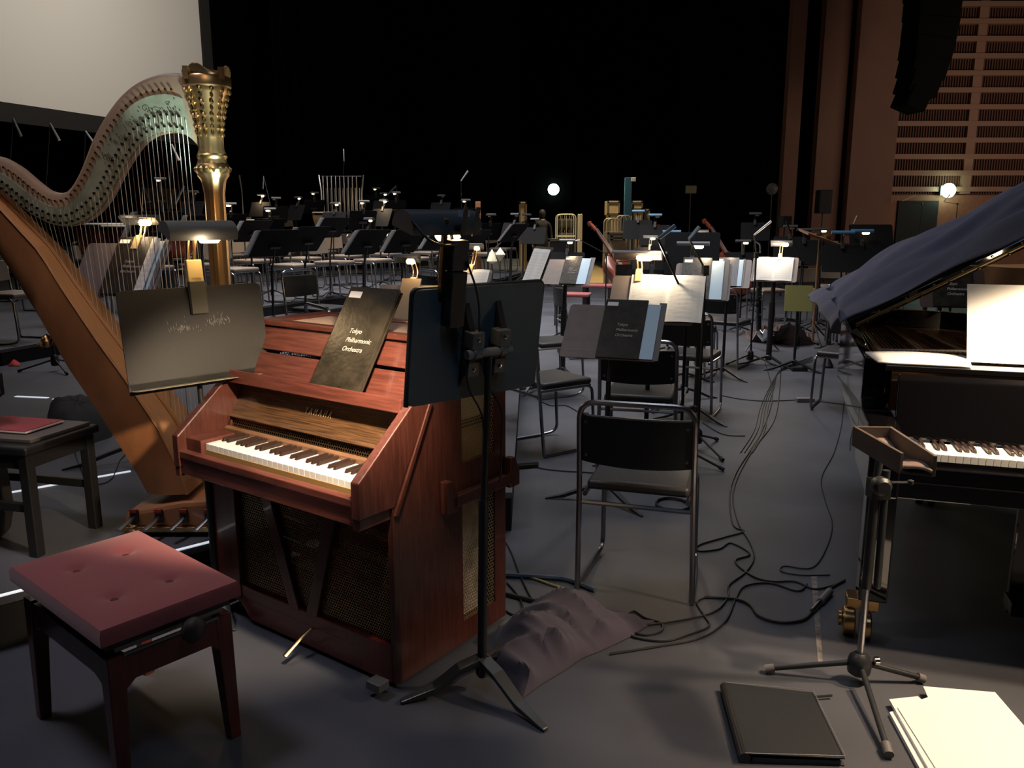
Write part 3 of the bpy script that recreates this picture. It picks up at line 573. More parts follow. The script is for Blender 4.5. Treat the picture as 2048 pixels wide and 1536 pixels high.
# side panels with two window openings on the right one
def side(x, th):
    o = []
    prof = [(0, zf), (D_, zf), (D_, 1.115), (.27, 1.115), (.235, 1.05), (.0, .66)]
    b = MB()
    # built from strips round the two window openings (y .35-.53, z .10-.56 and .69-.99)
    b.prism([(x, 0, zf), (x, .345, zf), (x, .345, 1.115), (x, .27, 1.115), (x, .235, 1.05), (x, 0, .66)], (th, 0, 0))
    b.prism([(x, .535, zf), (x, D_, zf), (x, D_, 1.115), (x, .535, 1.115)], (th, 0, 0))
    for z0, z1 in ((zf, .10), (.555, .69), (.99, 1.115)): b.prism([(x, .345, z0), (x, .535, z0), (x, .535, z1), (x, .345, z1)], (th, 0, 0))
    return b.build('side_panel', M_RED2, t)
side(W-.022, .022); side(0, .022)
def hexmat(name, size, col, ratio=.36, metal=.8):
    m = bpy.data.materials.new(name); m.use_nodes = True; nt = m.node_tree; N = nt.nodes; L = nt.links; bs = N['Principled BSDF']; out = N['Material Output']
    bs.inputs['Base Color'].default_value = (*col, 1); bs.inputs['Metallic'].default_value = metal; bs.inputs['Roughness'].default_value = .35
    tc = N.new('ShaderNodeUVMap'); sc = N.new('ShaderNodeVectorMath'); sc.operation = 'SCALE'; sc.inputs['Scale'].default_value = 1/size; L.new(tc.outputs[0], sc.inputs[0])
    ds = []
    for off in ((0, 0, 0), (.5, .866, 0)):
        a = N.new('ShaderNodeVectorMath'); a.operation = 'ADD'; a.inputs[1].default_value = (off[0]+50, off[1]+17.32*3, 0); L.new(sc.outputs[0], a.inputs[0])
        mo = N.new('ShaderNodeVectorMath'); mo.operation = 'MODULO'; mo.inputs[1].default_value = (1, 1.732, 1); L.new(a.outputs[0], mo.inputs[0])
        sb = N.new('ShaderNodeVectorMath'); sb.operation = 'SUBTRACT'; sb.inputs[1].default_value = (.5, .866, 0); L.new(mo.outputs[0], sb.inputs[0])
        ml = N.new('ShaderNodeVectorMath'); ml.operation = 'MULTIPLY'; ml.inputs[1].default_value = (1, 1, 0); L.new(sb.outputs[0], ml.inputs[0])
        le = N.new('ShaderNodeVectorMath'); le.operation = 'LENGTH'; L.new(ml.outputs[0], le.inputs[0]); ds.append(le.outputs['Value'])
    mn = N.new('ShaderNodeMath'); mn.operation = 'MINIMUM'; L.new(ds[0], mn.inputs[0]); L.new(ds[1], mn.inputs[1])
    gt = N.new('ShaderNodeMath'); gt.operation = 'GREATER_THAN'; gt.inputs[1].default_value = ratio; L.new(mn.outputs[0], gt.inputs[0])
    tr = N.new('ShaderNodeBsdfTransparent'); mx = N.new('ShaderNodeMixShader'); L.new(gt.outputs[0], mx.inputs[0]); L.new(tr.outputs[0], mx.inputs[1]); L.new(bs.outputs[0], mx.inputs[2]); L.new(mx.outputs[0], out.inputs[0])
    return m
HX = hexmat('brass_honeycomb', .0135, (.60, .46, .26), .40); HX2 = hexmat('dark_honeycomb', .0115, (.22, .15, .08), .39)
def panel_uv(name, o, du, dv, m, par):
    o, du, dv = V(o), V(du), V(dv); me = bpy.data.meshes.new(name); me.from_pydata([tuple(o), tuple(o+du), tuple(o+du+dv), tuple(o+dv)], [], [(0, 1, 2, 3)])
    uv = me.uv_layers.new(name='UVMap'); 
    for i, c in enumerate(((0, 0), (du.length, 0), (du.length, dv.length), (0, dv.length))): uv.data[i].uv = c
    me.materials.append(m); ob = bpy.data.objects.new(name, me); COL.objects.link(ob); ob.parent = par; return ob
for x in (W-.006, .006):
    for z0, z1 in ((.10, .555), (.69, .99)): panel_uv('grille', (x, .34, z0), (0, .2, 0), (0, 0, z1-z0), HX, t)
for z0, z1, m in ((.69, .99, mat('lit_tan_board', (.78, .60, .32), .6)), (.10, .555, mat('inner_felt', (.48, .42, .33), .8, var=.5, vscale=14))):  # upper board brightened, standing in for lamp light from the right
    MB().box((W-.06, .44, (z0+z1)/2), (.006, .22, z1-z0+.04)).build('inner_board', m, t)
for k in range(3): MB().box((W-.05, .44, .80+.012*k), (.01, .19, .004)).build('metal_bar', M_CHROME, t)
# front lower: frame, grille, two slanting struts, kick board
part([(.02, -.004, .10), (W-.02, -.004, .10), (W-.02, -.004, .15), (.02, -.004, .15)], (0, .02, 0), 'lower_rail', M_DRED)
b = MB(); b.prism([(.20, -.003, zf), (W-.02, -.003, zf), (W-.02, -.003, .11), (.12, -.003, .11)], (0, .02, 0)); b.build('kick_board', M_DRED, t, bevel=.002)
panel_uv('grille', (.022, .012, .14), (W-.044, 0, 0), (0, 0, .50), HX2, t)
for x0, x1 in ((.30, .47), (.72, .56)):
    part([(x0-.028, -.006, .66), (x0+.028, -.006, .66), (x1+.028, -.006, .14), (x1-.028, -.006, .14)], (0, .018, 0), 'strut', M_DRED)
MB().box((.09, .0, .38), (.14, .02, .56)).build('front_stile', M_DRED, t, bevel=.002)
for k in range(5):
    MB().tube([(.16, .10+.05*k, .24+.055*k), (W-.08, .10+.05*k, .20+.055*k)], .02, 8).build('resonator_rod', M_BRASS, t, smooth=True)
MB().box((W/2, D_-.01, .56), (W-.05, .012, 1.0)).build('back_panel', M_DRED, t)
MB().box((W/2, .3, .06), (W-.05, .54, .02)).build('bottom_board', M_DRED, t)
# keyboard shelf and cheeks
CY = -.14
for x in (0, W-.03):
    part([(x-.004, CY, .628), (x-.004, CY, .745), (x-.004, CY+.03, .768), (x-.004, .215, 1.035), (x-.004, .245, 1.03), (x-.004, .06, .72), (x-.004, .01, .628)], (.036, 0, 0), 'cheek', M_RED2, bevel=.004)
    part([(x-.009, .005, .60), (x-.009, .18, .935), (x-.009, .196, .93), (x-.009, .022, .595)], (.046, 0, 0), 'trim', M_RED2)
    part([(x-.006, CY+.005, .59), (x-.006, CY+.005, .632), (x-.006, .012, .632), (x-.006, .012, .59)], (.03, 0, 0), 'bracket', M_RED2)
part([(.02, CY+.01, .60), (.02, CY+.01, .665), (.02, .3, .665), (.02, .3, .60)], (W-.04, 0, 0), 'key_shelf', M_RED)
part([(.026, CY+.004, .662), (.026, CY+.004, .688), (.026, CY+.026, .694), (.026, CY+.03, .662)], (W-.052, 0, 0), 'front_rail', M_RED)
part([(.026, CY+.05, .665), (.026, CY+.05, .70), (.026, CY+.053, .70), (.026, CY+.053, .665)], (W-.052, 0, 0), 'key_slip', mat('brass_brown', (.32, .2, .08), .4))
nW = 29; kx0, kx1 = .125, W-.06; kw = (kx1-kx0)/nW; kz = .722
for a, b_ in ((.03, kx0-.002), (kx1+.002, W-.03)): part([(a, CY+.035, .665), (a, CY+.035, .735), (a, .04, .735), (a, .04, .665)], (b_-a, 0, 0), 'key_block', M_RED)
for i in range(nW): MB().box((kx0+kw*(i+.5), CY+.125, kz-.012), (kw-.0012, .145, .024)).build('white_key', M_WHITE, t, bevel=.0012)
for o in range(4):
    for k in (1, 2, 4, 5, 6):
        x = kx0+kw*(o*7+k); part([(x-.0065, CY+.105, kz), (x+.0065, CY+.105, kz), (x+.005, CY+.112, kz+.013), (x-.005, CY+.112, kz+.013)], (0, .088, 0), 'black_key', M_EBONY, bevel=.0012)
part([(.03, CY+.198, .70), (.03, CY+.198, .738), (.03, .075, .745), (.03, .09, .70)], (W-.06, 0, 0), 'key_felt_rail', M_WOOD)
# fallboard with name, lower perforated strip
y0, z0, y1, z1 = .10, .765, .185, .90
panel_uv('grille', (.03, .09, .735), (W-.06, 0, 0), (0, .012, .05), HX2, t)
MB().box((W/2, .14, .75), (W-.06, .01, .06)).build('backing_strip', M_BLK, t)
fb = part([(.03, .092, .782), (.03, .165, .905), (.03, .178, .90), (.03, .105, .775)], (W-.06, 0, 0), 'fallboard', M_DARKW)
part([(.03, .082, .778), (.03, .092, .79), (.03, .108, .782), (.03, .098, .77)], (W-.06, 0, 0), 'fallboard_edge', M_DARKW)
an = math.atan2(.905-.782, .165-.092)
text('lettering', 'YAMAHA', .036, Matrix.Translation((.425, .092+.062*math.cos(an)-.0015, .782+.062*math.sin(an)+.0015)) @ Matrix.Rotation(an, 4, 'X'), mat('gold_letters', (.85, .66, .36), .5), t, sx=.64, space=1.75)
# rack shelf, slanted slatted music rest, top
part([(.03, .075, .915), (.03, .085, .962), (.03, .102, .957), (.03, .095, .912)], (W-.06, 0, 0), 'rack_front_lip', M_RED)
part([(.03, .085, .91), (.03, .09, .925), (.03, .235, .935), (.03, .235, .92)], (W-.06, 0, 0), 'rack_shelf', M_RED)
RA = [(.175, .930), (.222, 1.015), (.228, 1.026), (.272, 1.105)]
part([(.03, RA[0][0], RA[0][1]), (.03, RA[1][0], RA[1][1]), (.03, RA[1][0]+.015, RA[1][1]-.006), (.03, RA[0][0]+.015, RA[0][1]-.006)], (W-.06, 0, 0), 'music_rest', M_RED)
part([(.03, RA[2][0], RA[2][1]), (.03, RA[3][0], RA[3][1]), (.03, RA[3][0]+.015, RA[3][1]-.006), (.03, RA[2][0]+.015, RA[2][1]-.006)], (W-.06, 0, 0), 'music_rest', M_RED)
b = MB()
for q in ([(.0, .262), (W, .262), (W, .305), (0, .305)], [(0, D_-.05), (W, D_-.05), (W, D_), (0, D_)], [(0, .305), (.10, .305), (.10, D_-.05), (0, D_-.05)], [(W-.05, .305), (W, .305), (W, D_-.05), (W-.05, D_-.05)]):
    b.prism([(x, y, 1.112) for x, y in q], (0, 0, .022))
b.build('top_frame', M_RED, t, bevel=.005)
b = MB(); x = .10
while x < W-.05: b.box((x+.004, (D_+.255)/2, 1.118), (.006, D_-.355, .012)); x += .014
sl = b.build('vent_slats', mat('pale_slats', (.42, .30, .24), .5), t)
MB().box((W/2, .43, 1.098), (W-.1, .3, .004)).build('vent_bottom', mat('vent_dark', (.08, .05, .04), .8), t)
# carrying handles: a bar between two ears on each side, and dark grip rods
for x, s in ((W, 1), (0, -1)):
    for y in (.26, .62):
        part([(x, y-.03, .54), (x, y-.03, .655), (x, y+.0, .655), (x, y+.03, .60), (x, y+.03, .54)], (s*.03, 0, 0), 'handle_block', M_RED2)
    MB().box((x+s*.016, .44, .575), (.028, .36, .045)).build('handle_bar', M_RED2, t, bevel=.006)
MB().cyl((W-.0, .66, .60), (W+.08, .70, .612), .013, 12).build('grip_rod', M_BLKSAT, t, smooth=True)
MB().tube([(.55, -.0, .09), (.55, -.05, .07), (.55, -.12, .035)], [.006, .011], 8, flat=.5).build('pedal', M_BRASS, t, smooth=True)
for x, y in ((.10, .06), (W-.08, .05), (.1, .54), (W-.08, .54)):
    b = MB(); b.lathe([(.03, -.012), (.03, .012)], (x, y, .03), 16, Matrix.Rotation(PI/2, 4, 'Y')); b.build('caster', M_BLK, t, smooth=True)
MB().box((W-.03, -.06, .04), (.06, .05, .03)).build('caster_brake', mat('grey_plate', (.12, .12, .12), .4, .3), t, bevel=.004)
# folder standing on the rack
FM = CEL.matrix_world @ Matrix.Translation((.605, .108, .94)) @ Matrix.Rotation(R(57), 4, 'X')
f = make_folder(FM, .240, .395, 'black orchestra folder with white sticker standing on the rack of the red celesta', pages=0, angle=0, th=.012, z0=.0)
MB().prism([(-.112, .004, -.010), (.120, .004, -.010), (.124, .39, -.010), (-.116, .39, -.010)], (0, 0, .008)).build('back_cover', M_FOLD, f, bevel=.002)
# ------------------------------------------------------------------ red adjustable stool
c4 = [V((-1.495, 2.274, .5)), V((-1.28, 2.616, .5)), V((-.798, 2.205, .5)), V((-1.018, 1.925, .5))]
ctr = sum(c4, V())/4; sa = math.atan2(c4[2].y-c4[1].y, c4[2].x-c4[1].x)
t = root('piano_stool', TR(ctr.x, ctr.y, 0, sa), 'adjustable stool with buttoned red velvet seat in front of the celesta', 'stool')
SW, SD = .605, .385
but = [(-.14, .075), (.145, .07), (-.13, -.075), (.14, -.085)]
def seatf(u, v):
    x = (u-.5)*SW; y = (v-.5)*SD
    z = .497+.012*(1-abs(2*u-1)**6)*(1-abs(2*v-1)**6)
    for bx, by in but: r2 = ((x-bx)**2+(y-by)**2); z -= .016*math.exp(-r2/.0005)+.006*math.exp(-r2/.004)
    return (x, y, z)
g = MB().grid(seatf, 72, 46); nu, nv = 72, 46
edge = [i*(nv+1) for i in range(nu+1)]+[nu*(nv+1)+j for j in range(1, nv+1)]+[i*(nv+1)+nv for i in range(nu-1, -1, -1)]+[j for j in range(nv-1, 0, -1)]
n0 = len(g.v); ring = [g.v[i] for i in edge]; g.v += [V((p.x*1.022, p.y*1.03, .483)) for p in ring]+[V((p.x*1.02, p.y*1.03, .452)) for p in ring]+[V((p.x*.97, p.y*.97, .445)) for p in ring]
m = len(edge)
for k in range(m):
    j = (k+1) % m; g.f.append((edge[k], edge[j], n0+j, n0+k)); g.f.append((n0+k, n0+j, n0+m+j, n0+m+k)); g.f.append((n0+m+k, n0+m+j, n0+2*m+j, n0+2*m+k))
st = g.build('seat', M_VELRED, t, smooth=True)
for bx, by in but: MB().lathe([(.011, 0), (.009, .004), (.002, .006)], (bx, by, .489), 12).build('button', mat('dark_red_button', (.10, .02, .02), .8), st, smooth=True)
MB().box((0, 0, .435), (SW*.94, SD*.92, .02)).build('seat_board', M_BLK, t, bevel=.003)
b = MB(); b.box((SW*.455, 0, .417), (.008, SD*.80, .012)); b.box((SW*.47, 0, .40), (.006, SD*.7, .008)); b.build('lift_mechanism', mat('dark_steel', (.18, .18, .19), .3, .9), t)
ap = MB()
for y in (-SD/2+.03, SD/2-.03):
    ap.prism([(-SW/2+.06, y-.011, .395), (SW/2-.06, y-.011, .395), (SW/2-.06, y-.011, .30), (SW/2-.12, y-.011, .325), (-SW/2+.12, y-.011, .325), (-SW/2+.06, y-.011, .30)], (0, .022, 0))
for x in (-SW/2+.03, SW/2-.03): ap.prism([(x-.011, -SD/2+.05, .395), (x-.011, SD/2-.05, .395), (x-.011, SD/2-.05, .29), (x-.011, SD/2-.085, .32), (x-.011, -SD/2+.085, .32), (x-.011, -SD/2+.05, .29)], (.022, 0, 0))
ap.build('apron', M_DRED, t, bevel=.003)
for sx in (-1, 1):
    for sy in (-1, 1):
        x, y = sx*(SW/2-.045), sy*(SD/2-.04); q = []
        MB().add([(x+a*.027, y+c*.025, .40) for a, c in ((-1, -1), (1, -1), (1, 1), (-1, 1))]+[(x+sx*.012+a*.017, y+sy*.012+c*.017, 0) for a, c in ((-1, -1), (1, -1), (1, 1), (-1, 1))], [(0, 1, 2, 3), (7, 6, 5, 4), (0, 4, 5, 1), (1, 5, 6, 2), (2, 6, 7, 3), (3, 7, 4, 0)]).build('leg', M_DRED, t, bevel=.003)
MB().lathe([(.006, 0), (.006, .03), (.024, .032), (.034, .045), (.034, .062), (.022, .074), (.001, .076)], (SW/2-.01, .03, .425), 20, Matrix.Rotation(PI/2, 4, 'Y')).build('height_knob', mat('knob_brown', (.05, .035, .03), .4), t, smooth=True)
# ------------------------------------------------------------------ concert harp (its plane stands across the view)
HY, HZ = 3.5, .2
hp = lambda x, y, dy=0: atd(x, y, HY+dy)
hc = atd(428, 480, HY); bx = hp(380, 1040).x
t = HARP = root('concert_harp', Matrix.Translation((-1.45, HY, HZ)), 'tall gilt-columned concert harp standing on the riser behind the wide empty music stand', 'harp')
HI = Matrix.Translation((1.45, -HY, -HZ))
def hb(): b = MB(); b.M = HI; return b
cx = -1.237
prof = [(.058, .30), (.062, .33), (.048, .36), (.043, .40), (.041, .44), (.041, 1.62), (.048, 1.665), (.052, 1.68), (.063, 1.695), (.067, 1.72), (.060, 1.745), (.054, 1.765), (.056, 1.785), (.050, 1.80), (.050, 1.845), (.053, 1.855), (.050, 1.865), (.056, 1.93), (.068, 1.985), (.082, 2.02), (.091, 2.045), (.088, 2.055)]
b = hb(); N = 12; vs = []; fs = []
for r, z in prof:
    for k in range(N*4):
        a = 2*PI*k/(N*4); rr = r*(1-.045*abs(math.cos(a*N/2))) if .4 < z < 1.9 else r*(1-.02*abs(math.cos(a*N/4)))
        vs.append((cx+rr*math.cos(a), HY+rr*math.sin(a), z))
n = N*4
for i in range(len(prof)-1): fs += [(i*n+k, i*n+(k+1) % n, (i+1)*n+(k+1) % n, (i+1)*n+k) for k in range(n)]
b.add(vs, fs+[tuple(range(n))[::-1]]); col = b.build('column', M_GOLDS, t, smooth=True)
b = hb(); b.lathe([(.060, 1.70), (.071, 1.715), (.071, 1.725), (.062, 1.742)], (cx, HY, 0), 24); b.lathe([(.052, 1.758), (.060, 1.768), (.060, 1.776), (.052, 1.785)], (cx, HY, 0), 24)
for k in range(16):
    a = 2*PI*k/16; b.lathe([(.001, -.014), (.010, -.006), (.012, .004), (.001, .014)], (cx+.064*math.cos(a), HY+.064*math.sin(a), 1.72), 6)
b.build('column_ring', M_GOLD, col, smooth=True)
b = hb(); rs = random.Random(5)
for k in range(12):                                    # carved ribs and leaf knobs up the capital
    a = 2*PI*k/12
    for j in range(8):
        z = 1.86+.024*j; r = .051+.036*(j/7)**1.6
        b.lathe([(.001, -.012), (.007+.002*(j % 2), -.002), (.006, .006), (.001, .012)], (cx+r*math.cos(a), HY+r*math.sin(a), z), 6)
b.build('capital_leaves', M_GOLD, col, smooth=True)
b = hb(); b.lathe([(.084, 2.035), (.094, 2.045), (.095, 2.075), (.088, 2.085), (.085, 2.05)], (cx, HY, 0), 28)
vs = []; n = 48
for k in range(n):
    a = 2*PI*k/n; h = 2.105+.016*math.cos(a*4+.6)
    for r, z in ((.088, 2.08), (.094, h), (.090, h+.004), (.084, 2.08)): vs.append((cx+r*math.cos(a), HY+r*math.sin(a), z))
b.add(vs, [(k*4+q, ((k+1) % n)*4+q, ((k+1) % n)*4+q+1, k*4+q+1) for k in range(n) for q in range(3)])
b.lathe([(.085, 2.088), (.06, 2.105), (.02, 2.112), (.001, 2.113)], (cx, HY, 0), 24)
for k in range(4):
    a = 2*PI*(k+.62)/4; b.box((cx+.094*math.cos(a), HY+.094*math.sin(a), 2.09), (.02, .02, .045))
b.build('crown', M_GOLDS, col, smooth=True)
top = [(376, 150), (360, 146), (328, 146), (295, 156), (268, 171), (241, 196), (219, 226), (205, 248), (189, 280), (170, 332), (156, 362), (142, 382), (126, 388), (104, 382), (77, 361), (44, 332), (16, 316), (0, 312), (-35, 310), (-62, 326), (-75, 350)]
bot = [(402, 297), (391, 280), (372, 268), (345, 264), (314, 270), (290, 286), (268, 316), (246, 354), (224, 398), (202, 425), (175, 445), (142, 454), (115, 451), (82, 436), (49, 414), (22, 390), (0, 373), (-30, 362), (-55, 365), (-68, 385), (-75, 400)]
def res(L, n):
    P = [V((x, y, 0)) for x, y in L]; d = [0]
    for i in range(1, len(P)): d.append(d[-1]+(P[i]-P[i-1]).length)
    out = []
    for k in range(n):
        s = d[-1]*k/(n-1); i = min(max([j for j in range(len(d)) if d[j] <= s+1e-9]), len(P)-2); f = (s-d[i])/(d[i+1]-d[i]); out.append(P[i].lerp(P[i+1], f))
    return out
def smooth(P, it=2):
    for _ in range(it): P = [P[0]]+[(P[i-1]+P[i]*2+P[i+1])/4 for i in range(1, len(P)-1)]+[P[-1]]
    return P
NT = 70; Tt = smooth(res(top, NT)); Bt = smooth(res(bot, NT))
b = hb(); vs = []
for i in range(NT):
    T3, B3 = hp(Tt[i].x, Tt[i].y), hp(Bt[i].x, Bt[i].y); d = (T3-B3).normalized(); w_ = .030
    vs += [B3+V((0, -w_*.7, 0)), T3-d*.022+V((0, -w_, 0)), T3-d*.006+V((0, -w_*.72, 0)), T3, T3-d*.006+V((0, w_*.72, 0)), T3-d*.022+V((0, w_, 0)), B3+V((0, w_*.7, 0))]
q = 7; b.add(vs, [(i*q+k, i*q+(k+1) % q, (i+1)*q+(k+1) % q, (i+1)*q+k) for i in range(NT-1) for k in range(q)]+[tuple(range(q)), tuple(range((NT-1)*q, NT*q))[::-1]])
nk = b.build('neck', M_NECK, t, smooth=True)
b = hb(); vs = []
for i in range(2, NT-6):
    T3, B3 = hp(Tt[i].x, Tt[i].y), hp(Bt[i].x, Bt[i].y); f = .60+.08*math.sin(i*.09)
    for s_ in (.02, f): P = B3.lerp(T3, s_); vs += [P+V((0, -.034-.004*s_, 0)), P+V((0, -.020, 0))]
m = NT-8; fs = []
for i in range(m-1): a = i*4; c = a+4; fs += [(a, a+2, c+2, c), (a, c, c+1, a+1), (a+2, a+3, c+3, c+2)]
b.add(vs, fs+[(0, 1, 3, 2), ((m-1)*4, (m-1)*4+2, (m-1)*4+3, (m-1)*4+1)]); pl = b.build('neck_plate', M_PLATE, t)
# soundbox: edges traced as lines running from the shoulder down to the base
def lin(L, y):
    for (x0, y0), (x1, y1) in zip(L, L[1:]):
        if y <= y1 or (x1, y1) == L[-1]: return x0+(x1-x0)*(y-y0)/(y1-y0)
Ledge = [(-60, 430), (0, 512), (31, 560), (75, 634), (133, 738), (174, 799), (218, 867), (262, 936), (291, 985)]
Dark = [(-70, 340), (8, 427), (78, 503), (122, 575), (194, 682), (250, 759), (315, 855), (363, 952), (372, 989)]
Rt = [(-40, 352), (60, 480), (153, 597), (238, 738), (283, 795), (343, 880), (386, 940), (394, 989)]
NS = 26; rows_ = []
for k in range(NS):
    f = k/(NS-1); hw = .055+.125*f
    def pick(L, y0): a, c = L[0], L[-1]; y = y0+(c[1]-y0)*f; return lin(L, y), y
    lx, ly = pick(Ledge, 430); dx_, dy_ = pick(Dark, 340); rx, ry = pick(Rt, 352)
    n3 = atd(dx_, dy_, HY-hw); r3 = atd(rx, ry, HY+hw*.4); far3 = V((n3.x, HY+hw, n3.z)); b3 = atd(lx, ly, HY-hw*.75)
    dpt = (b3-V((n3.x, b3.y, n3.z))); rows_.append((n3, far3, V((n3.x, HY, n3.z)), b3, dpt))
b = hb(); vs = []
for n3, f3, c3, b3, dp in rows_:
    hw = HY-n3.y; base = V((n3.x, 0, n3.z))
    for a, dd in ((-1.0, .0), (-1.0, .25), (-.97, .6), (-.82, .92), (-.4, 1.08), (0, 1.12), (.4, 1.08), (.82, .92), (.97, .6), (1.0, .25), (1.0, 0)):
        vs.append(V((base.x+dp.x*dd, HY+a*hw, base.z+dp.z*dd)))
q = 11; b.add(vs, [(i*q+k, (i+1)*q+k, (i+1)*q+k+1, i*q+k+1) for i in range(NS-1) for k in range(q-1)]+[tuple(range(q)), tuple(range((NS-1)*q, NS*q))[::-1]])
sb = b.build('soundbox', M_BOX, t, smooth=True)
b = hb(); vs = []
for n3, f3, c3, b3, dp in rows_:
    hw = HY-n3.y+.006; nd = -dp.normalized()*.008
    vs += [V((n3.x, HY-hw, n3.z)), V((n3.x, HY+hw, n3.z)), V((n3.x+nd.x, HY+hw-.004, n3.z+nd.z)), V((n3.x+nd.x, HY-hw+.004, n3.z+nd.z))]
b.add(vs, [(i*4+k, i*4+(k+1) % 4, (i+1)*4+(k+1) % 4, (i+1)*4+k) for i in range(NS-1) for k in range(4)]+[(0, 1, 2, 3), ((NS-1)*4+3, (NS-1)*4+2, (NS-1)*4+1, (NS-1)*4)])
b.build('soundboard', M_SBD, t)
b = hb(); b.tube([c3-dp.normalized()*.012 for n3, f3, c3, b3, dp in rows_], .010, 6); b.build('string_bar', M_SBD, t)
b = hb()
for j, k in enumerate((11,)):
    n3, f3, c3, b3, dp = rows_[11]; e = V((b3.x, HY-.05, b3.z)); b.lathe([(.001, -.03), (.018, -.02), (.024, 0), (.014, .02), (.001, .03)], e+dp.normalized()*.035, 10); b.cyl(e-dp*.1, e+dp.normalized()*.05, .008, 8)
    for q_ in range(5): b.lathe([(.001, -.012), (.009, 0), (.001, .012)], e+dp.normalized()*.05+V((.02*math.cos(q_*1.3), .02*math.sin(q_*1.3), .02*math.sin(q_*2))), 6)
b.build('gilt_ornament', M_GOLD, t, smooth=True)
# strings and pins
cpt = [(c3-dp.normalized()*.02) for n3, f3, c3, b3, dp in rows_]
def sb_z(x):
    for p, q2 in zip(cpt, cpt[1:]):
        if p.x <= x <= q2.x: f = (x-p.x)/(q2.x-p.x); return p.z+(q2.z-p.z)*f
    return cpt[-1].z
def nk_z(x):
    best = None
    for i in range(2, NT-1):
        p, q2 = hp(Bt[i].x, Bt[i].y), hp(Bt[i+1].x, Bt[i+1].y)
        if min(p.x, q2.x) <= x <= max(p.x, q2.x): return p.z
    return 1.8
proto = pp = None
xs = [-2.12+.0182*i for i in range(46)]; xs = [x for x in xs if x < -1.315]
for i, x in enumerate(xs):
    zb = sb_z(x); zt = nk_z(x)
    s = hb(); r = .0006+.0009*i/len(xs); s.tube([(x+.012*(i/len(xs)), HY-.002, zb), (x, HY-.033, zt), (x, HY-.04, zt+.07)], r, 5); s.build('string', M_STR if i % 7 not in (3, 6) else mat('string_dark', (.16, .09, .08) if i % 7 == 3 else (.06, .06, .07), .4), t)
for i in range(46):
    f = (i+1.5)/48; kf = 2+f*(NT-4); k = int(kf); qt, qb = Tt[k].lerp(Tt[k+1], kf-k), Bt[k].lerp(Bt[k+1], kf-k); T3, B3 = hp(qt.x, qt.y), hp(qb.x, qb.y); P = B3.lerp(T3, .74 if i > 3 else .72)
    if proto is None:
        s = MB(); s.tube([(0, .0, 0), (0, -.042, 0)], .0035, 8); s.lathe([(.005, 0), (.005, .006)], (0, -.036, 0), 8, Matrix.Rotation(PI/2, 4, 'X')); proto = s.build('tuning_pin', M_BRASS, nk)
        s = MB(); s.lathe([(.0055, 0), (.0055, .006), (.001, .007)], (0, 0, 0), 10, Matrix.Rotation(PI/2, 4, 'X')); pp = s.build('pedal_disc', M_DKHOLE, pl)
        po, do = proto, pp
    else: po = proto.copy(); COL.objects.link(po); do = pp.copy(); COL.objects.link(do)
    po.location = HI @ (P+V((0, 0, 0))); P2 = B3.lerp(T3, .10); do.location = HI @ (P2+V((0, -.037, 0)))
    P3 = B3.lerp(T3, .30); d2 = pp.copy(); COL.objects.link(d2); d2.location = HI @ (P3+V((0, -.038, 0)))
# floral scrolls engraved on the plate
b = hb(); rs = random.Random(11)
for c in range(14):
    k = 5+int(c*1.6); T3, B3 = hp(Tt[k].x, Tt[k].y), hp(Bt[k].x, Bt[k].y); P = B3.lerp(T3, .38+.12*math.sin(c*2.1)); r0 = rs.uniform(.008, .018); a0 = rs.uniform(0, 6)
    pts = [P+V((r0*(1-.045*q_)*math.cos(a0+q_*.5), -.0375, r0*(1-.045*q_)*math.sin(a0+q_*.5))) for q_ in range(18)]
    b.tube(pts, .0006, 4)
    for q_ in range(5): b.lathe([(.0025, 0), (.001, .002)], P+V((rs.uniform(-.03, .03), -.0375, rs.uniform(-.02, .02))), 5, Matrix.Rotation(PI/2, 4, 'X'))
b.build('engraved_scrolls', M_DKHOLE, pl)['kind'] = 'stuff'
# base, pedals, feet
b = hb()
b.prism([(x, HY-.20, z) for x, z in ((-1.66, .225), (-1.20, .225), (-1.19, .30), (-1.22, .355), (-1.40, .345), (-1.64, .30))], (0, .40, 0)); b.build('base', M_BOX, t, bevel=.02)
b = hb(); b.box((-1.43, HY-.21, .232), (.46, .035, .022)); b.tube([(-1.62, HY-.21, .24), (-1.66, HY-.10, .235), (-1.66, HY+.12, .235)], .014, 8)
b.build('base_rail', M_GOLD, t, bevel=.004)
for x, y in ((-1.61, HY-.20), (-1.61, HY+.18), (-1.22, HY-.18), (-1.22, HY+.18)):
    b = hb(); b.lathe([(.020, .2), (.036, .205), (.040, .22), (.028, .238), (.018, .25)], (x, y, 0), 12)
    for q_ in (-1, 0, 1): b.lathe([(.001, -.014), (.012, 0), (.001, .014)], (x-.024, y-.02+.016*q_, .214), 6)
    b.build('foot', M_GOLD, t, smooth=True)
for k in range(4):
    x = -1.60+.105*k; b = hb(); b.box((x, HY-.203, .285), (.034, .012, .055)); b.build('pedal_slot', M_BLK, t)
    b = hb(); b.tube([(x, HY-.19, .29), (x-.004, HY-.25, .275), (x-.02, HY-.31, .262)], [.009, .013], 8, flat=.5); b.build('pedal', M_STEEL, t, smooth=True)
    b = hb(); b.box((x+.0, HY-.212, .312), (.03, .01, .012)); b.build('felt', mat('felt_red', (.35, .03, .02), .9), t)
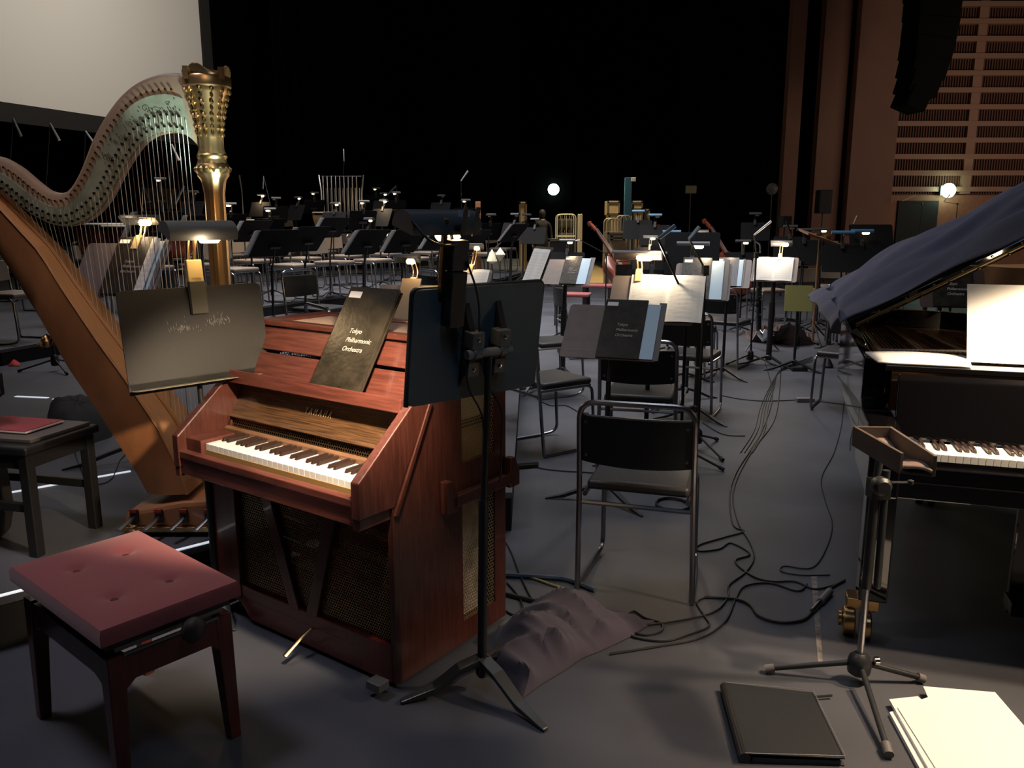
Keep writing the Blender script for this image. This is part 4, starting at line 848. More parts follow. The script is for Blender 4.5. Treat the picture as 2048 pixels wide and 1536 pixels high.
# ------------------------------------------------------------------ grand piano
PM = TR(1.184, 2.608, 0, R(-18)); t = GP = root('grand_piano', PM, 'black lacquered grand piano at the right edge, its raised lid under a blue cover', 'piano')
WP = 1.48
outl = [(0, .45), (0, 1.2), (0, 1.75), (.04, 2.0), (.14, 2.2), (.33, 2.33), (.55, 2.32), (.78, 2.15), (.93, 1.9), (1.08, 1.6), (1.30, 1.35), (1.44, 1.1), (WP, .85), (WP, .45)]
def closed_wall(poly, th, z0, z1, b):
    n = len(poly); c = V((.7, 1.2, 0)); inn = []
    for x, y in poly: d = (c-V((x, y, 0))).normalized(); inn.append((x+d.x*th, y+d.y*th))
    vs = []
    for (x, y), (a, e) in zip(poly, inn): vs += [(x, y, z0), (x, y, z1), (a, e, z1), (a, e, z0)]
    b.add(vs, [(i*4+k, i*4+(k+1) % 4, ((i+1) % n)*4+(k+1) % 4, ((i+1) % n)*4+k) for i in range(n-1) for k in range(4)]+[(0, 1, 2, 3), ((n-1)*4+3, (n-1)*4+2, (n-1)*4+1, (n-1)*4)])
b = MB(); closed_wall(outl, .05, .68, 1.01, b); b.build('rim', M_GLOSS, t, bevel=.004)
for x in (0, WP-.10):
    MB().prism([(x, .03, .60), (x, .03, .80), (x, .06, .828), (x, .40, .832), (x, .45, .86), (x, .45, 1.01), (x, .50, 1.01), (x, .50, .60)], (.10, 0, 0)).build('arm', M_GLOSS, t, bevel=.008)
MB().box((WP/2, .30, .63), (WP-.02, .50, .06)).build('key_bed', M_GLOSS, t, bevel=.004)
MB().box((WP/2, .07, .685), (WP-.2, .03, .05)).build('key_slip', M_GLOSS, t, bevel=.003)
for x in (.10, WP-.16): MB().box((x+.03, .16, .715), (.055, .16, .065)).build('key_block', M_GLOSS, t, bevel=.003)
k0 = .16; kw = (WP-.16-.165)/52
for i in range(52): MB().box((k0+kw*(i+.5), .175, .737), (kw-.0012, .15, .026)).build('white_key', M_WHITE, t, bevel=.0012)
o_ = [-1]  # A0 first: black keys after A, C, D, F, G
pat = [1, 0, 1, 1, 0, 1, 1]
for i in range(51):
    if pat[i % 7]: x = k0+kw*(i+1); MB().prism([(x-.006, .150, .750), (x+.006, .150, .750), (x+.0045, .158, .762), (x-.0045, .158, .762)], (0, .095, 0)).build('black_key', M_EBONY, t, bevel=.001)
MB().prism([(.10, .255, .755), (.10, .270, .965), (.10, .285, .985), (.10, .30, .965), (.10, .285, .755)], (WP-.2, 0, 0)).build('fallboard', M_GLOSS, t, bevel=.004)
MB().box((WP/2, .38, .998), (WP-.12, .16, .02)).build('desk_shelf', M_GLOSS, t, bevel=.003)
MB().prism([(0, 0.02+.5, .80), (WP, .52, .80), (WP, .85, .80), (1.3, 1.3, .80), (.93, 1.85, .80), (.6, 2.28, .80), (.25, 2.25, .80), (.03, 1.9, .80)], (0, 0, .115)).build('soundboard', mat('warm_soundboard', (.30, .13, .07), .4, var=.15), t)
b = MB(); b.prism([(.06, .55, .93), (1.4, .55, .93), (1.4, .62, .93), (.06, .62, .93)], (0, 0, .03)); 
for k in range(7): b.prism([(.1+.2*k, .6, .93), (.13+.2*k, .6, .93), (.12+.14*k, 2.1-.17*k, .93), (.09+.14*k, 2.1-.17*k, .93)], (0, 0, .03))
b.build('iron_frame', mat('bronze_frame', (.30, .15, .06), .35, .7), t, bevel=.004)
b = MB()
for k in range(70): x = .08+.0185*k; b.tube([(x, .6, .968), (x*.72+.03, 2.05-.75*(x/1.4), .968)], .0016, 3)
b.build('strings', mat('copper_strings', (.55, .30, .16), .3, .9), t)['kind'] = 'stuff'
b = MB()
for k in range(44): b.box((.10+.028*k, .72, .985), (.012, .10, .02))
b.build('dampers', M_BLK, t)
# music desk with struts, lid prop, legs, pedals
MB().prism([(.37, .46, 1.012), (WP-.15, .46, 1.012), (WP-.15, .52, 1.21), (.37, .52, 1.21)], (0, .015, 0)).build('music_desk', M_GLOSS, t, bevel=.003)
for x, y in ((.075, .27), (WP-.10, .26), (.55, 1.95)):
    lg = MB().prism([(x-.05, y-.05, .60), (x+.05, y-.05, .60), (x+.05, y+.05, .60), (x-.05, y+.05, .60)], (0, 0, -.46)).build('leg', M_GLOSS, t, bevel=.006)
    b = MB(); b.lathe([(.044, -.022), (.052, -.018), (.052, .018), (.044, .022)], (x-.075, y-.04, .053), 20, Matrix.Rotation(PI/2, 4, 'Y')); b.box((x-.03, y, .12), (.11, .085, .04)); b.lathe([(.035, .09), (.035, .14)], (x-.01, y, 0), 16)
    b.lathe([(.044, -.02), (.052, -.016), (.052, .016), (.044, .02)], (x-.02, y-.06, .053), 20, Matrix.Rotation(PI/2, 4, 'Y')); b.lathe([(.03, 0), (.03, .012)], (x-.112, y-.04, .06), 16, Matrix.Rotation(PI/2, 4, 'Y')); b.build('caster', M_BRASS, lg, smooth=True, bevel=.002)
b = MB(); b.box((.74, .55, .30), (.3, .03, .55)); b.box((.74, .50, .08), (.32, .12, .05)); b.build('pedal_lyre', M_GLOSS, t, bevel=.005)
for k in (-1, 0, 1): MB().tube([(.74+k*.09, .46, .085), (.74+k*.09, .36, .055)], [.012, .018], 8, flat=.4).build('pedal', M_BRASS, t, smooth=True)
LA = R(30); LM = Matrix.Translation((0, 0, 1.03)) @ Matrix.Rotation(-LA, 4, 'Y')
lo = [(0, 1.22), (0, 1.75), (.04, 2.0), (.14, 2.22), (.33, 2.35), (.55, 2.34), (.80, 2.17), (.95, 1.92), (1.10, 1.62), (1.32, 1.37), (1.46, 1.22)]
b = MB(); b.M = LM; b.prism([(x, y, -.018) for x, y in lo], (0, 0, .022)); ld = b.build('lid', M_GLOSS, t, bevel=.003)
b = MB(); b.M = LM; b.prism([(0, 1.20, .004), (1.46, 1.20, .004), (1.46, 1.60, .004), (0, 1.60, .004)], (0, 0, .020)); b.build('lid_front_flap', M_GLOSS, ld, bevel=.003)
b = MB(); b.M = LM; b.box((.73, 1.212, -.002), (1.40, .006, .012)); b.cyl((.03, 1.204, .003), (1.43, 1.204, .003), .005, 8)
b.build('long_hinge', mat('brass_hinge', (.22, .17, .09), .4, .8), ld)
b = MB(); b.M = LM
for k in range(22): b.lathe([(.006, 0), (.001, .003)], (.08+.062*k, 1.1985, .014 if k % 2 else -.010), 8, Matrix.Rotation(PI/2, 4, 'X'))
b.build('hinge_screws', M_CHROME, ld)
MB().tube([(.10, 1.0, .96), (.62, 1.02, .975)], .007, 8).build('prop_stick', M_GREYP, t)
b = MB(); b.cyl((1.42, 1.28, 1.0), (1.20, 1.30, 1.66), .012, 8); b.build('prop_stick', M_GLOSS, t)
# the cover: thrown over the lid, folded over the hinge edge and hanging
rs = random.Random(2)
def cov(u, v):
    # u across (hinge -> free edge), v back
    y = 1.225+v*1.20
    xm = 1.55-.62*max(0, v-.15)**1.5
    s = -.12+u*(xm+.12)
    wr = .016*math.sin(9*s-7*y+2*math.sin(3*y))+.011*math.sin(17*y+4*s)+.02*math.exp(-((y-1.55-.25*s)/.05)**2)-.014*math.exp(-((y-1.42-.16*s)/.03)**2)+.006*math.sin(31*y-12*s)
    lift = .038+.085*min(1, v*1.3)+wr*min(1, .3+u+v) + .05*math.sin(PI*min(1, v*1.1))*math.sin(PI*min(1, max(0, u)))
    if s < 0:
        q = LM @ V((0, y, .034)); a = -s
        return V((-.04-(.03+.09*v)*math.sin(min(1, a/.12)*PI/2)+.008*math.sin(14*y), y, q.z+.02+.06*min(1, v*1.3)-a*(.55+.1*v)+.006*math.sin(20*y)))
    x = s
    if s < .12: lift += -.0*(1-s/.12)
    p = LM @ V((x, y+.01*math.sin(9*x), lift))
    if s < .10: f = s/.10; f = f*f*(3-2*f); e = V((-.04, y, p.z-.03)); p = e.lerp(p, f)
    return p
g = MB(); g.grid(cov, 90, 60); o = g.build('piano_cover', M_BLUE, None, smooth=True, solid=.004); o.matrix_world = PM
tag(o, 'navy blue cloth cover draped over the raised piano lid', 'cover')
# papers on the piano
def sheet(name, pts, m, label, cat='sheet music', th=.003, group=None, par=None, rag=0):
    b = MB(); b.prism(pts, (0, 0, th)); return tag(b.build(name, m, par), label, cat, group)
L = [PM @ V(p) for p in ((.045, .34, 1.012), (.30, .31, 1.012), (.33, .44, 1.012), (.02, .52, 1.012))]
g = MB().grid(lambda u, v: (.035+.30*u-.03*v+.05*u*v, .33+.16*v, 1.014+.02*v*math.sin(PI*u)*.4+.01*v), 8, 5); o = g.build('sheet_music', M_PAPER, None, solid=.006, smooth=True); o.matrix_world = PM; tag(o, 'bright white loose sheets lying on the left shoulder of the piano', 'sheet music')
SM = PM @ Matrix.Translation((.34, .445, 1.012)) @ Matrix.Rotation(R(74), 4, 'X')
ts = root('sheet_music', SM, 'tall blank-looking white page standing on the piano music desk', 'sheet music')
MB().prism([(.0, 0, .004), (.62, 0, .004), (.62, .285, .004), (-.01, .285, .004)], (0, 0, .004)).build('page', M_PAPER, ts)
FM2 = PM @ Matrix.Translation((.30, .53, 1.012)) @ Matrix.Rotation(R(70), 4, 'X')
pl_ = root('stand_lamp', PM @ Matrix.Translation((1.0, .50, 1.2)), 'lamp standing over the piano music desk beyond the frame edge', 'lamp')
MB().tube([(0, .04, -.19), (0, .04, .20), (0, -.08, .25)], .008, 8, fil=.05).build('arm', M_BRASS, pl_, smooth=True)
MB().lathe([(.02, .02), (.05, -.02), (.055, -.05)], (0, -.08, .26), 16).build('shade', M_BLK, pl_, smooth=True)
# ------------------------------------------------------------------ tray on a tripod beside the keys
T0 = V((1.156, 2.492, 0)); t = root('tray_stand', Matrix.Translation(T0), 'short black tripod stand carrying an open wooden tray beside the piano keys', 'stand')
MB().lathe([(.022, .03), (.036, .04), (.040, .07), (.034, .095), (.018, .11)], n=16).build('hub', M_BLKSAT, t, smooth=True)
MB().lathe([(.006, 0), (.014, .004), (.014, .018), (.006, .022)], (.04, -.01, .085), 12, Matrix.Rotation(PI/2, 4, 'Y')).build('knob', M_CHROME, t, smooth=True)
for px, py in ((1530, 1338), (1848, 1358), (1778, 1510)):
    e = at(px, py, .015)-T0; l = MB().tube([(e.x*.12, e.y*.12, .07), (e.x*.94, e.y*.94, .02)], .0095, 10).build('leg', M_BLKSAT, t, smooth=True)
    MB().tube([(e.x*.90, e.y*.90, .0225), (e.x, e.y, .0145)], .0145, 12).build('rubber_foot', M_GREYP, l, smooth=True)
MB().cyl((0, 0, .1), (0, 0, .38), .011, 10).build('pole', M_STEEL, t, smooth=True)
MB().cyl((0, 0, .34), (0.0, 0, .66), .0155, 12).build('outer_sleeve', M_BLKSAT, t, smooth=True)
MB().cyl((.035, .0, .34), (.03, 0, .74), .012, 10).build('boom_sleeve', M_BLKSAT, t, smooth=True)
b = MB(); b.lathe([(.028, 0), (.03, .01), (.03, .03), (.02, .04)], (.0, -.02, .70), 14, Matrix.Rotation(PI/2, 4, 'X')); b.box((.01, 0, .68), (.06, .05, .06)); b.cyl((.05, 0, .70), (.11, -.0, .70), .004, 6); b.lathe([(.001, 0), (.010, .005), (.010, .016), (.001, .02)], (.11, 0, .69), 8); b.build('clutch', M_BLKSAT, t, smooth=True)
MB().cyl((0, 0, .7), (.02, .02, .83), .012, 10).build('pole', M_BLKSAT, t, smooth=True)
zt = .905
c0, c1, c2, c3 = [at(x, y, z)-T0 for x, y, z in ((1712, 852, .925), (1777, 853, .925), (1868, 912, .905), (1808, 906, .905))]
dn = V((0, 0, -.058))
tr = MB()
def wall(a, c, th): 
    n = (c-a).cross(V((0, 0, 1))).normalized()*th; return [a, c, c+n, a+n]
woodg = mat('grey_brown_wood', (.105, .080, .066), .6, var=.15, vscale=12)
for a, c, th in ((c0, c3, .010), (c1, c2, -.010), (c0, c1, .010)): tr.prism(wall(a, c, th), dn)
tr.prism([c0+dn, c1+dn, c2+dn, c3+dn], (0, 0, .008)); to = tr.build('tray', woodg, t, bevel=.001)
g = MB(); g.grid(lambda u, v: (c0.lerp(c3, .06+.98*u)).lerp(c1.lerp(c2, .06+.98*u), .08+.84*v)+V((0, 0, -.045+.012*math.sin(u*7+v*2))), 12, 4); g.build('tray_cloth', mat('pink_cloth', (.42, .30, .25), .85), t, smooth=True, solid=.008)
# ------------------------------------------------------------------ binder and papers on the floor
q = [at(1450, 1366, .03), at(1626, 1388, .02), at(1690, 1520, .02), at(1490, 1508, .03)]
t = root('ring_binder', Matrix.Translation(V((q[0].x, q[0].y, 0))), 'black ring binder lying on the floor at the foot of the tray stand', 'binder'); o0 = V((q[0].x, q[0].y, 0))
q = [V((p.x, p.y, 0))-o0 for p in q]
MB().prism([q[0]+V((0, 0, .028)), q[1]+V((0, 0, .022)), q[2]+V((0, 0, .022)), q[3]+V((0, 0, .028))], (0, 0, .004)).build('cover', mat('binder_black', (.012, .014, .018), .5, bump=.1, bscale=200), t, bevel=.001)
MB().prism([q[0]+V((0, 0, .0)), q[1], q[2], q[3]], (0, 0, .004)).build('back_cover', M_LEATH, t, bevel=.001)
MB().prism([q[0].lerp(q[1], .08)+V((0, 0, .005)), q[1].lerp(q[0], .04)+V((0, 0, .005)), q[2].lerp(q[3], .04)+V((0, 0, .005)), q[3].lerp(q[2], .08)+V((0, 0, .005))], (0, 0, .012)).build('pages', mat('dark_pages', (.05, .05, .055), .8), t)
MB().tube([q[0]+V((0, 0, .016)), q[3]+V((0, 0, .016))], .0165, 14).build('spine', mat('spine_black', (.03, .03, .032), .25), t, smooth=True)
e = MB(); e.tube([p+V((0, 0, .033)) for p in (q[0], q[1], q[2], q[3])], .0012, 5); e.build('edge_piping', mat('piping_grey', (.30, .28, .27), .4), t)
a, c = at(1626, 1394, .012), at(1664, 1391, .012); tag(MB().cyl(a, c, .004, 6).build('pencil', M_BLKSAT), 'dark pencil sticking out beside the black ring binder', 'pencil')
rs = random.Random(4)
specs = [('white booklet on the floor under the loose pages, blue upper corner', [(1778, 1432), (1832, 1420), (2075, 1640), (1900, 1660)], .0, .014), ('second white booklet on the floor, corner showing above the first', [(1778, 1404), (1835, 1398), (2080, 1600), (1905, 1630)], .015, .010), ('topmost bright white page spread on the floor at the lower right corner', [(1846, 1374), (1990, 1386), (2140, 1560), (1935, 1640), (1795, 1416), (1856, 1396)], .026, .003)]
for lb, pts, z, th in specs:
    sheet('sheet_music', [at(x, y, z) for x, y in pts], M_PAPER, lb, th=th, group='papers on the floor')
# ------------------------------------------------------------------ bench, book, chair back and draped case at the left
bc = V((-2.06, 3.42, .2)); t = root('piano_bench', TR(-2.12, 3.30, .2, R(-14)), 'black wooden bench with a red book on it, at the left edge before the harp', 'bench')
MB().box((0, 0, .44), (.62, .40, .035)).build('seat', M_BLK, t, bevel=.01)
for x in (-.27, .27):
    for y in (-.16, .16): MB().box((x, y, .215), (.042, .042, .43)).build('leg', M_BLK, t, bevel=.004)
b = MB(); b.box((0, -.16, .39), (.54, .02, .06)); b.box((0, .16, .39), (.54, .02, .06)); b.box((.27, 0, .39), (.02, .32, .06)); b.box((0, -.16, .20), (.54, .025, .035)); b.box((0, .16, .20), (.54, .025, .035)); b.build('rail', M_BLK, t, bevel=.003)
T = t.matrix_world
tag(MB().prism([T @ V(p) for p in ((-.1, -.15, .459), (.28, -.14, .459), (.29, .17, .459), (-.1, .17, .459))], (0, 0, .014)).build('music_folder', mat('grey_folder', (.10, .09, .08), .6), bevel=.002), 'grey-brown folder under the red book on the black bench', 'folder')
bk = root('book', T @ Matrix.Translation((.05, .02, .474)), 'red book lying on the grey folder on the black bench', 'book')
MB().box((0, 0, .008), (.30, .20, .014)).build('cover', mat('book_red', (.32, .045, .06), .6), bk, bevel=.002); MB().box((.003, -.001, .008), (.30, .20, .006)).build('pages', M_PAPER, bk)
t = root('instrument_case', TR(-2.22, 3.18, .2, R(10)), 'dark rounded instrument case standing upright at the left edge', 'case')
b = MB(); b.prism([(x, 0, z) for x, z in ((-.3, 0), (.09, 0), (.12, .12), (.10, .5), (.115, .72), (.09, .90), (.03, 1.0), (-.3, 1.02))], (0, .16, 0)); b.build('body', mat('case_dark', (.022, .018, .016), .6, var=.3), t, bevel=.03)
b = MB(); b.tube([(.12, .08, .60), (.15, .08, .62), (.15, .08, .70), (.12, .08, .72)], .008, 8); b.build('handle', M_BLK, t, smooth=True)
# draped black case behind the bench
c = [at(x, y, .2) for x, y in ((92, 880), (130, 905), (222, 875), (250, 840), (170, 820), (95, 830))]; cc = sum(c, V())/6
g = MB(); vs = [cc+V((0, .02, .17))]; K = 7
ring = []
for i in range(6):
    for s in range(6): ring.append(c[i].lerp(c[(i+1) % 6], s/6))
n = len(ring)
for k in range(1, K+1):
    f = k/K
    for j, p in enumerate(ring): vs.append(V((cc.x+(p.x-cc.x)*f, cc.y+(p.y-cc.y)*f, .2+.17*(1-f**5)+(.004*math.sin(j*1.9) if k < K else .002))))
fs = [(0, 1+(j+1) % n, 1+j) for j in range(n)]+[(1+(k-1)*n+j, 1+(k-1)*n+(j+1) % n, 1+k*n+(j+1) % n, 1+k*n+j) for k in range(1, K) for j in range(n)]
tag(g.add(vs, fs).build('draped_case', mat('black_drape', (.010, .010, .011), .85), smooth=True), 'low case under a black cloth lying on the riser between bench and harp', 'case')
# ------------------------------------------------------------------ cloth heaps
def heap(poly, peaks, m, label, z=0, amp=.02, seed=1):
    c = [at(x, y, z) for x, y in poly]; n0 = len(c); ring = []
    for i in range(n0):
        for s in range(8): ring.append(c[i].lerp(c[(i+1) % n0], s/8))
    pk = [(at(x, y, z+h), h, r) for x, y, h, r in peaks]; cc = sum((p[0] for p in pk), V())/len(pk)
    n = len(ring); K = 26; vs = []; rs = random.Random(seed); ph = [rs.uniform(0, 6) for _ in range(8)]
    def H(x, y, f):
        h = max(hh*math.exp(-(((x-p.x)**2+(y-p.y)**2)/r**2)) for p, hh, r in pk)
        q = lambda an_, fr, p_: 1-abs(math.sin((x*math.cos(an_)+y*math.sin(an_))*fr+p_+1.3*math.sin(5*y+3*x)))
        w = 1.0*q(ph[0], 11, ph[1])**2+.8*q(ph[2], 19, ph[3])**2*q(ph[4], 7, ph[5])+.35*q(ph[6], 33, ph[7])**2-.3
        return z+.004+h*(1-f**7)+amp*w*(1-f**5)*min(1, f*2.2)
    vs.append(V((cc.x, cc.y, H(cc.x, cc.y, 0))))
    for k in range(1, K+1):
        f = k/K
        for j, p in enumerate(ring): x, y = cc.x+(p.x-cc.x)*f, cc.y+(p.y-cc.y)*f; vs.append(V((x, y, H(x, y, f))))
    fs = [(0, 1+(j+1) % n, 1+j) for j in range(n)]+[(1+(k-1)*n+j, 1+(k-1)*n+(j+1) % n, 1+k*n+(j+1) % n, 1+k*n+j) for k in range(1, K) for j in range(n)]
    return tag(MB().add(vs, fs).build('cloth_heap', m, smooth=True), label, 'cloth')
heap([(985, 1300), (1000, 1250), (1035, 1225), (1075, 1215), (1140, 1200), (1195, 1212), (1235, 1240), (1312, 1242), (1262, 1275), (1205, 1302), (1165, 1318), (1125, 1345), (1080, 1372), (1046, 1398), (1020, 1372), (982, 1345)], [(1138, 1180, .14, .17), (1080, 1235, .12, .16), (1045, 1290, .08, .14), (1030, 1350, .05, .10), (1200, 1240, .07, .12)], M_GREYC, 'crumpled grey-purple cloth heap on the floor behind the big stand foot', amp=.045)
heap([(1478, 665), (1520, 650), (1570, 648), (1625, 668), (1640, 688), (1590, 692), (1545, 684), (1500, 684)], [(1525, 655, .22, .35), (1590, 655, .26, .4)], M_BRNC, 'brown-grey crumpled cloth around the far stand feet', amp=.13, seed=3)
# ------------------------------------------------------------------ cables
def smoothp(P, n=6):
    out = []
    for i in range(len(P)-1):
        a, b_, c_, d_ = P[max(i-1, 0)], P[i], P[i+1], P[min(i+2, len(P)-1)]
        for k in range(n): t_ = k/n; out.append(.5*((2*b_)+(-a+c_)*t_+(2*a-5*b_+4*c_-d_)*t_*t_+(-a+3*b_-3*c_+d_)*t_**3))
    return out+[P[-1]]
def cable(pts, label, r=.0042, m=None, z=0, group='black cables on the floor'):
    return tag(MB().tube(smoothp([at(x, y, z+r+.001) for x, y in pts]), r, 6).build('cable', m or M_CABLE, smooth=True), label, 'cable', group)
cable([(1530, 725), (1545, 790), (1520, 870), (1478, 935), (1460, 985), (1466, 1048), (1488, 1062), (1450, 1074), (1398, 1090), (1398, 1102), (1438, 1098), (1462, 1086), (1500, 1108), (1470, 1122), (1505, 1152), (1545, 1163), (1590, 1163), (1630, 1178), (1675, 1168)], 'cable looping back twice right of the nearest chair and ending at the piano leg')
cable([(1562, 735), (1552, 830), (1505, 900), (1468, 975), (1475, 1040), (1500, 1085), (1508, 1115), (1490, 1145), (1458, 1170), (1455, 1195), (1425, 1225), (1350, 1242), (1290, 1250), (1255, 1258)], 'long cable from the far right down to the cloth heap')
cable([(1410, 1194), (1470, 1198), (1500, 1210), (1518, 1232), (1560, 1245), (1605, 1240), (1626, 1222)], 'thick cable curving from the chair foot to the grey connector', r=.006)
cable([(1648, 1190), (1662, 1176), (1690, 1160)], 'short cable from the grey connector to the piano leg', r=.005)
cable([(1220, 1308), (1320, 1292), (1400, 1276), (1450, 1243), (1472, 1195), (1490, 1172), (1540, 1166), (1595, 1182), (1614, 1168)], 'cable leaving the cloth heap low and rising right to a loop end')
cable([(1418, 1192), (1394, 1204), (1408, 1230), (1418, 1252), (1380, 1268), (1330, 1282), (1270, 1275), (1255, 1262)], 'cable winding from the chair foot back to the cloth heap')
cable([(1250, 1232), (1268, 1222), (1290, 1235), (1322, 1246), (1322, 1262), (1290, 1270), (1258, 1262)], 'small cable loop at the right tip of the cloth heap')
cable([(1062, 932), (1090, 938), (1128, 942), (1165, 944), (1215, 948)], 'cable running from the celesta grip to the chair leg')
cable([(1068, 790), (1078, 800), (1102, 811), (1132, 811), (1158, 824), (1178, 826)], 'thin cable under the side-on chair beside the big stand')
cable([(1440, 790), (1480, 798), (1530, 802), (1592, 800)], 'cable from the mic stand base to the small black box')
cable([(1628, 802), (1665, 806), (1712, 812), (1740, 818)], 'cable from the small black box towards the piano')
for k in range(4):
    cable([(1625, 714+3*k), (1590, 726+2*k), (1558, 742+k), (1548-3*k, 775), (1536-5*k, 815), (1530-7*k, 860), (1505-8*k, 905)], f'cable of the bundle running down the middle floor, {OD[k]} from the right', r=.0035, group='cable bundle on the middle floor')
cable([(1725, 720), (1692, 790), (1683, 850), (1668, 905), (1643, 955), (1650, 1000), (1664, 1045), (1655, 1090), (1625, 1135), (1570, 1132), (1562, 1142), (1600, 1150), (1660, 1150)], 'thin cable hanging along the piano and looping on the floor', r=.003)
cable([(1735, 780), (1705, 860), (1700, 900)], 'thin second cable close to the piano arm', r=.003)
cable([(1405, 845), (1445, 868), (1490, 872)], 'short cable behind the nearest chair', r=.004)
cable([(1012, 1150), (1060, 1155), (1100, 1168), (1130, 1178)], 'yellow cable between the celesta and the cloth heap', r=.005, m=mat('yellow_cable', (.55, .42, .14), .5))
cable([(1012, 1150), (1070, 1153), (1130, 1158), (1165, 1170), (1190, 1180)], 'thick blue hose behind the cloth heap', r=.010, m=mat('blue_hose', (.05, .08, .13), .5))
cable([(1012, 1188), (1040, 1195), (1075, 1203)], 'flat dark cable from the celesta to the cloth heap', r=.009)
cable([(1014, 1165), (1035, 1190), (1045, 1215), (1030, 1230), (1012, 1222)], 'cable loop between the celesta and the cloth heap', r=.004)
cable([(1012, 1085), (1025, 1110), (1040, 1150), (1062, 1195)], 'cable dropping behind the celesta to the cloth heap', r=.004)
cable([(130, 795), (128, 830), (150, 905), (170, 960), (182, 1000)], 'thin cable on the riser beneath the harp', r=.003, z=.2, group='cables on the left riser')
cable([(262, 900), (240, 920), (225, 955), (200, 968), (170, 962), (150, 955)], 'cable looping beside the stand foot behind the harp', r=.003, z=.2, group='cables on the left riser')
cc = at(1345, 1010, .006)
tag(MB().tube([cc+V((.085*math.cos(a/8*PI)*(1+.03*(a % 3)), .10*math.sin(a/8*PI), .004*(a//16))) for a in range(50)], .005, 6).build('cable', M_CABLE, smooth=True), 'coiled cable on the floor in front of the folder stand', 'cable', 'black cables on the floor')
t = root('cable_connector', Matrix(), 'grey cylindrical cable connector on the floor by the piano caster', 'connector')
a, c = at(1624, 1222, .012), at(1660, 1182, .014); m_ = a.lerp(c, .45)
MB().cyl(a, m_, .010, 12).build('plug', M_STEEL, t, smooth=True); MB().cyl(m_, c, .015, 12).build('socket', M_GREYP, t, smooth=True)
a = at(1610, 800, .015); t = root('power_box', Matrix.Translation(a-V((0, 0, .015))), 'small black power box lying on the floor under the sled-leg chair', 'box')
MB().box((0, 0, .018), (.15, .06, .034)).build('body', M_GREYP, t, bevel=.006)
a = at(1598, 742, 0); t = root('power_box', Matrix.Translation(a), 'second black power box further back near the trombone-like stand', 'box'); MB().box((0, 0, .02), (.16, .06, .04)).build('body', M_BLK, t, bevel=.006)
# ------------------------------------------------------------------ microphones on stands
def mic_stand(px, py, z, zpole, tip, label, ang0=20, group='microphone stands', tipd=None, mr=.012, ml=.15, mm=None, micdir=None, tri=.30):
    b0 = at(px, py, z); tp = atd(*tip, tipd or b0.y); t = root('microphone_stand', Matrix.Translation(b0), label, 'microphone stand', group)
    for k in range(3):
        a = R(ang0+120*k); l = MB().tube([(.02*math.cos(a), .02*math.sin(a), .10), (tri*math.cos(a), tri*math.sin(a), .014)], .008, 6).build('leg', M_BLK, t, smooth=True)
        MB().tube([(.9*tri*math.cos(a), .9*tri*math.sin(a), .022), (tri*math.cos(a), tri*math.sin(a), .013)], .013, 8).build('rubber_foot', M_RUB, l)
    MB().lathe([(.03, .05), (.035, .07), (.03, .13), (.012, .15)], n=10).build('hub', M_BLK, t, smooth=True)
    MB().cyl((0, 0, .1), (0, 0, zpole), .010, 8).build('pole', M_BLK, t, smooth=True)
    e = tp-b0; p = V((0, 0, zpole)); d = (e-p)
    MB().box(p, (.04, .05, .06)).build('clutch', M_BLK, t, bevel=.005)
    MB().cyl(p-d*.18, e, .007, 6).build('boom', M_BLKSAT, t, smooth=True)
    md = V(micdir).normalized() if micdir else d.normalized()
    MB().tube([e, e+md*ml*.3, e+md*ml], [mr*.7, mr], 10).build('microphone', mm or M_CHROME, t, smooth=True)
    return t
white = mat('white_mic', (.75, .75, .78), .35)
mic_stand(1500, 728, 0, 1.15, (1508, 470), 'tripod stand with a gooseneck microphone beside the white sheet, cables on its feet', 200, ml=.22, micdir=(.6, 0, .5), mm=white)
mic_stand(1360, 925, 0, 1.02, (1316, 478), 'microphone stand right behind the nearest chair, boom leaning left to a thin microphone', 80, ml=.13, micdir=(.8, .1, .62), mr=.013, mm=mat('blue_grey_mic', (.22, .30, .42), .3, .5))
mic_stand(1394, 900, 0, 1.2, (1378, 478), 'straight microphone stand between the double pages and the tall folder', 50, ml=.10, micdir=(.6, .1, .7), mr=.013, mm=MATS['blue_grey_mic'])
mic_stand(1592, 692, 0, 1.0, (1582, 468), 'thin microphone stand behind the yellow-green book with a black shock-mounted mic', 10, ml=.16, mm=M_BLK)
mic_stand(1625, 655, 0, .9, (1612, 480), 'dark microphone stand left of the piano cover', 40, ml=.1, mm=M_BLK)
mic_stand(1210, 640, 0, 1.0, (1160, 480), 'curved-neck microphone stand in front of the flight case', 30, ml=.14, micdir=(-.9, 0, -.15), mm=white)
mic_stand(1045, 560, .35, 1.1, (1002, 485), 'microphone stand on the riser end, boom dropping right', 30, ml=.14, mm=M_STEEL)
mic_stand(1706, 560, 0, 1.3, (1706, 448), 'stand with a bright slanted white microphone between two blue lamps', 30, ml=.22, micdir=(.3, 0, .9), mm=white, mr=.018)
mic_stand(1900, 556, 0, 1.9, (1888, 404), 'tall stand with a small white microphone in front of the slatted wall', 30, ml=.24, micdir=(.5, 0, .7), mm=white, mr=.02)
mic_stand(1830, 557, 0, 1.9, (1805, 402), 'tall stand with a thin slanted microphone before the black door', 10, ml=.35, micdir=(.9, 0, .42), mm=mat('tan_mic', (.55, .35, .25), .4), mr=.014)
mic_stand(1632, 520, 0, 2.2, (1631, 372), 'very tall thin microphone stand against the brown wall', 10, ml=.2, micdir=(.1, 0, 1), mm=M_BLK, mr=.03)
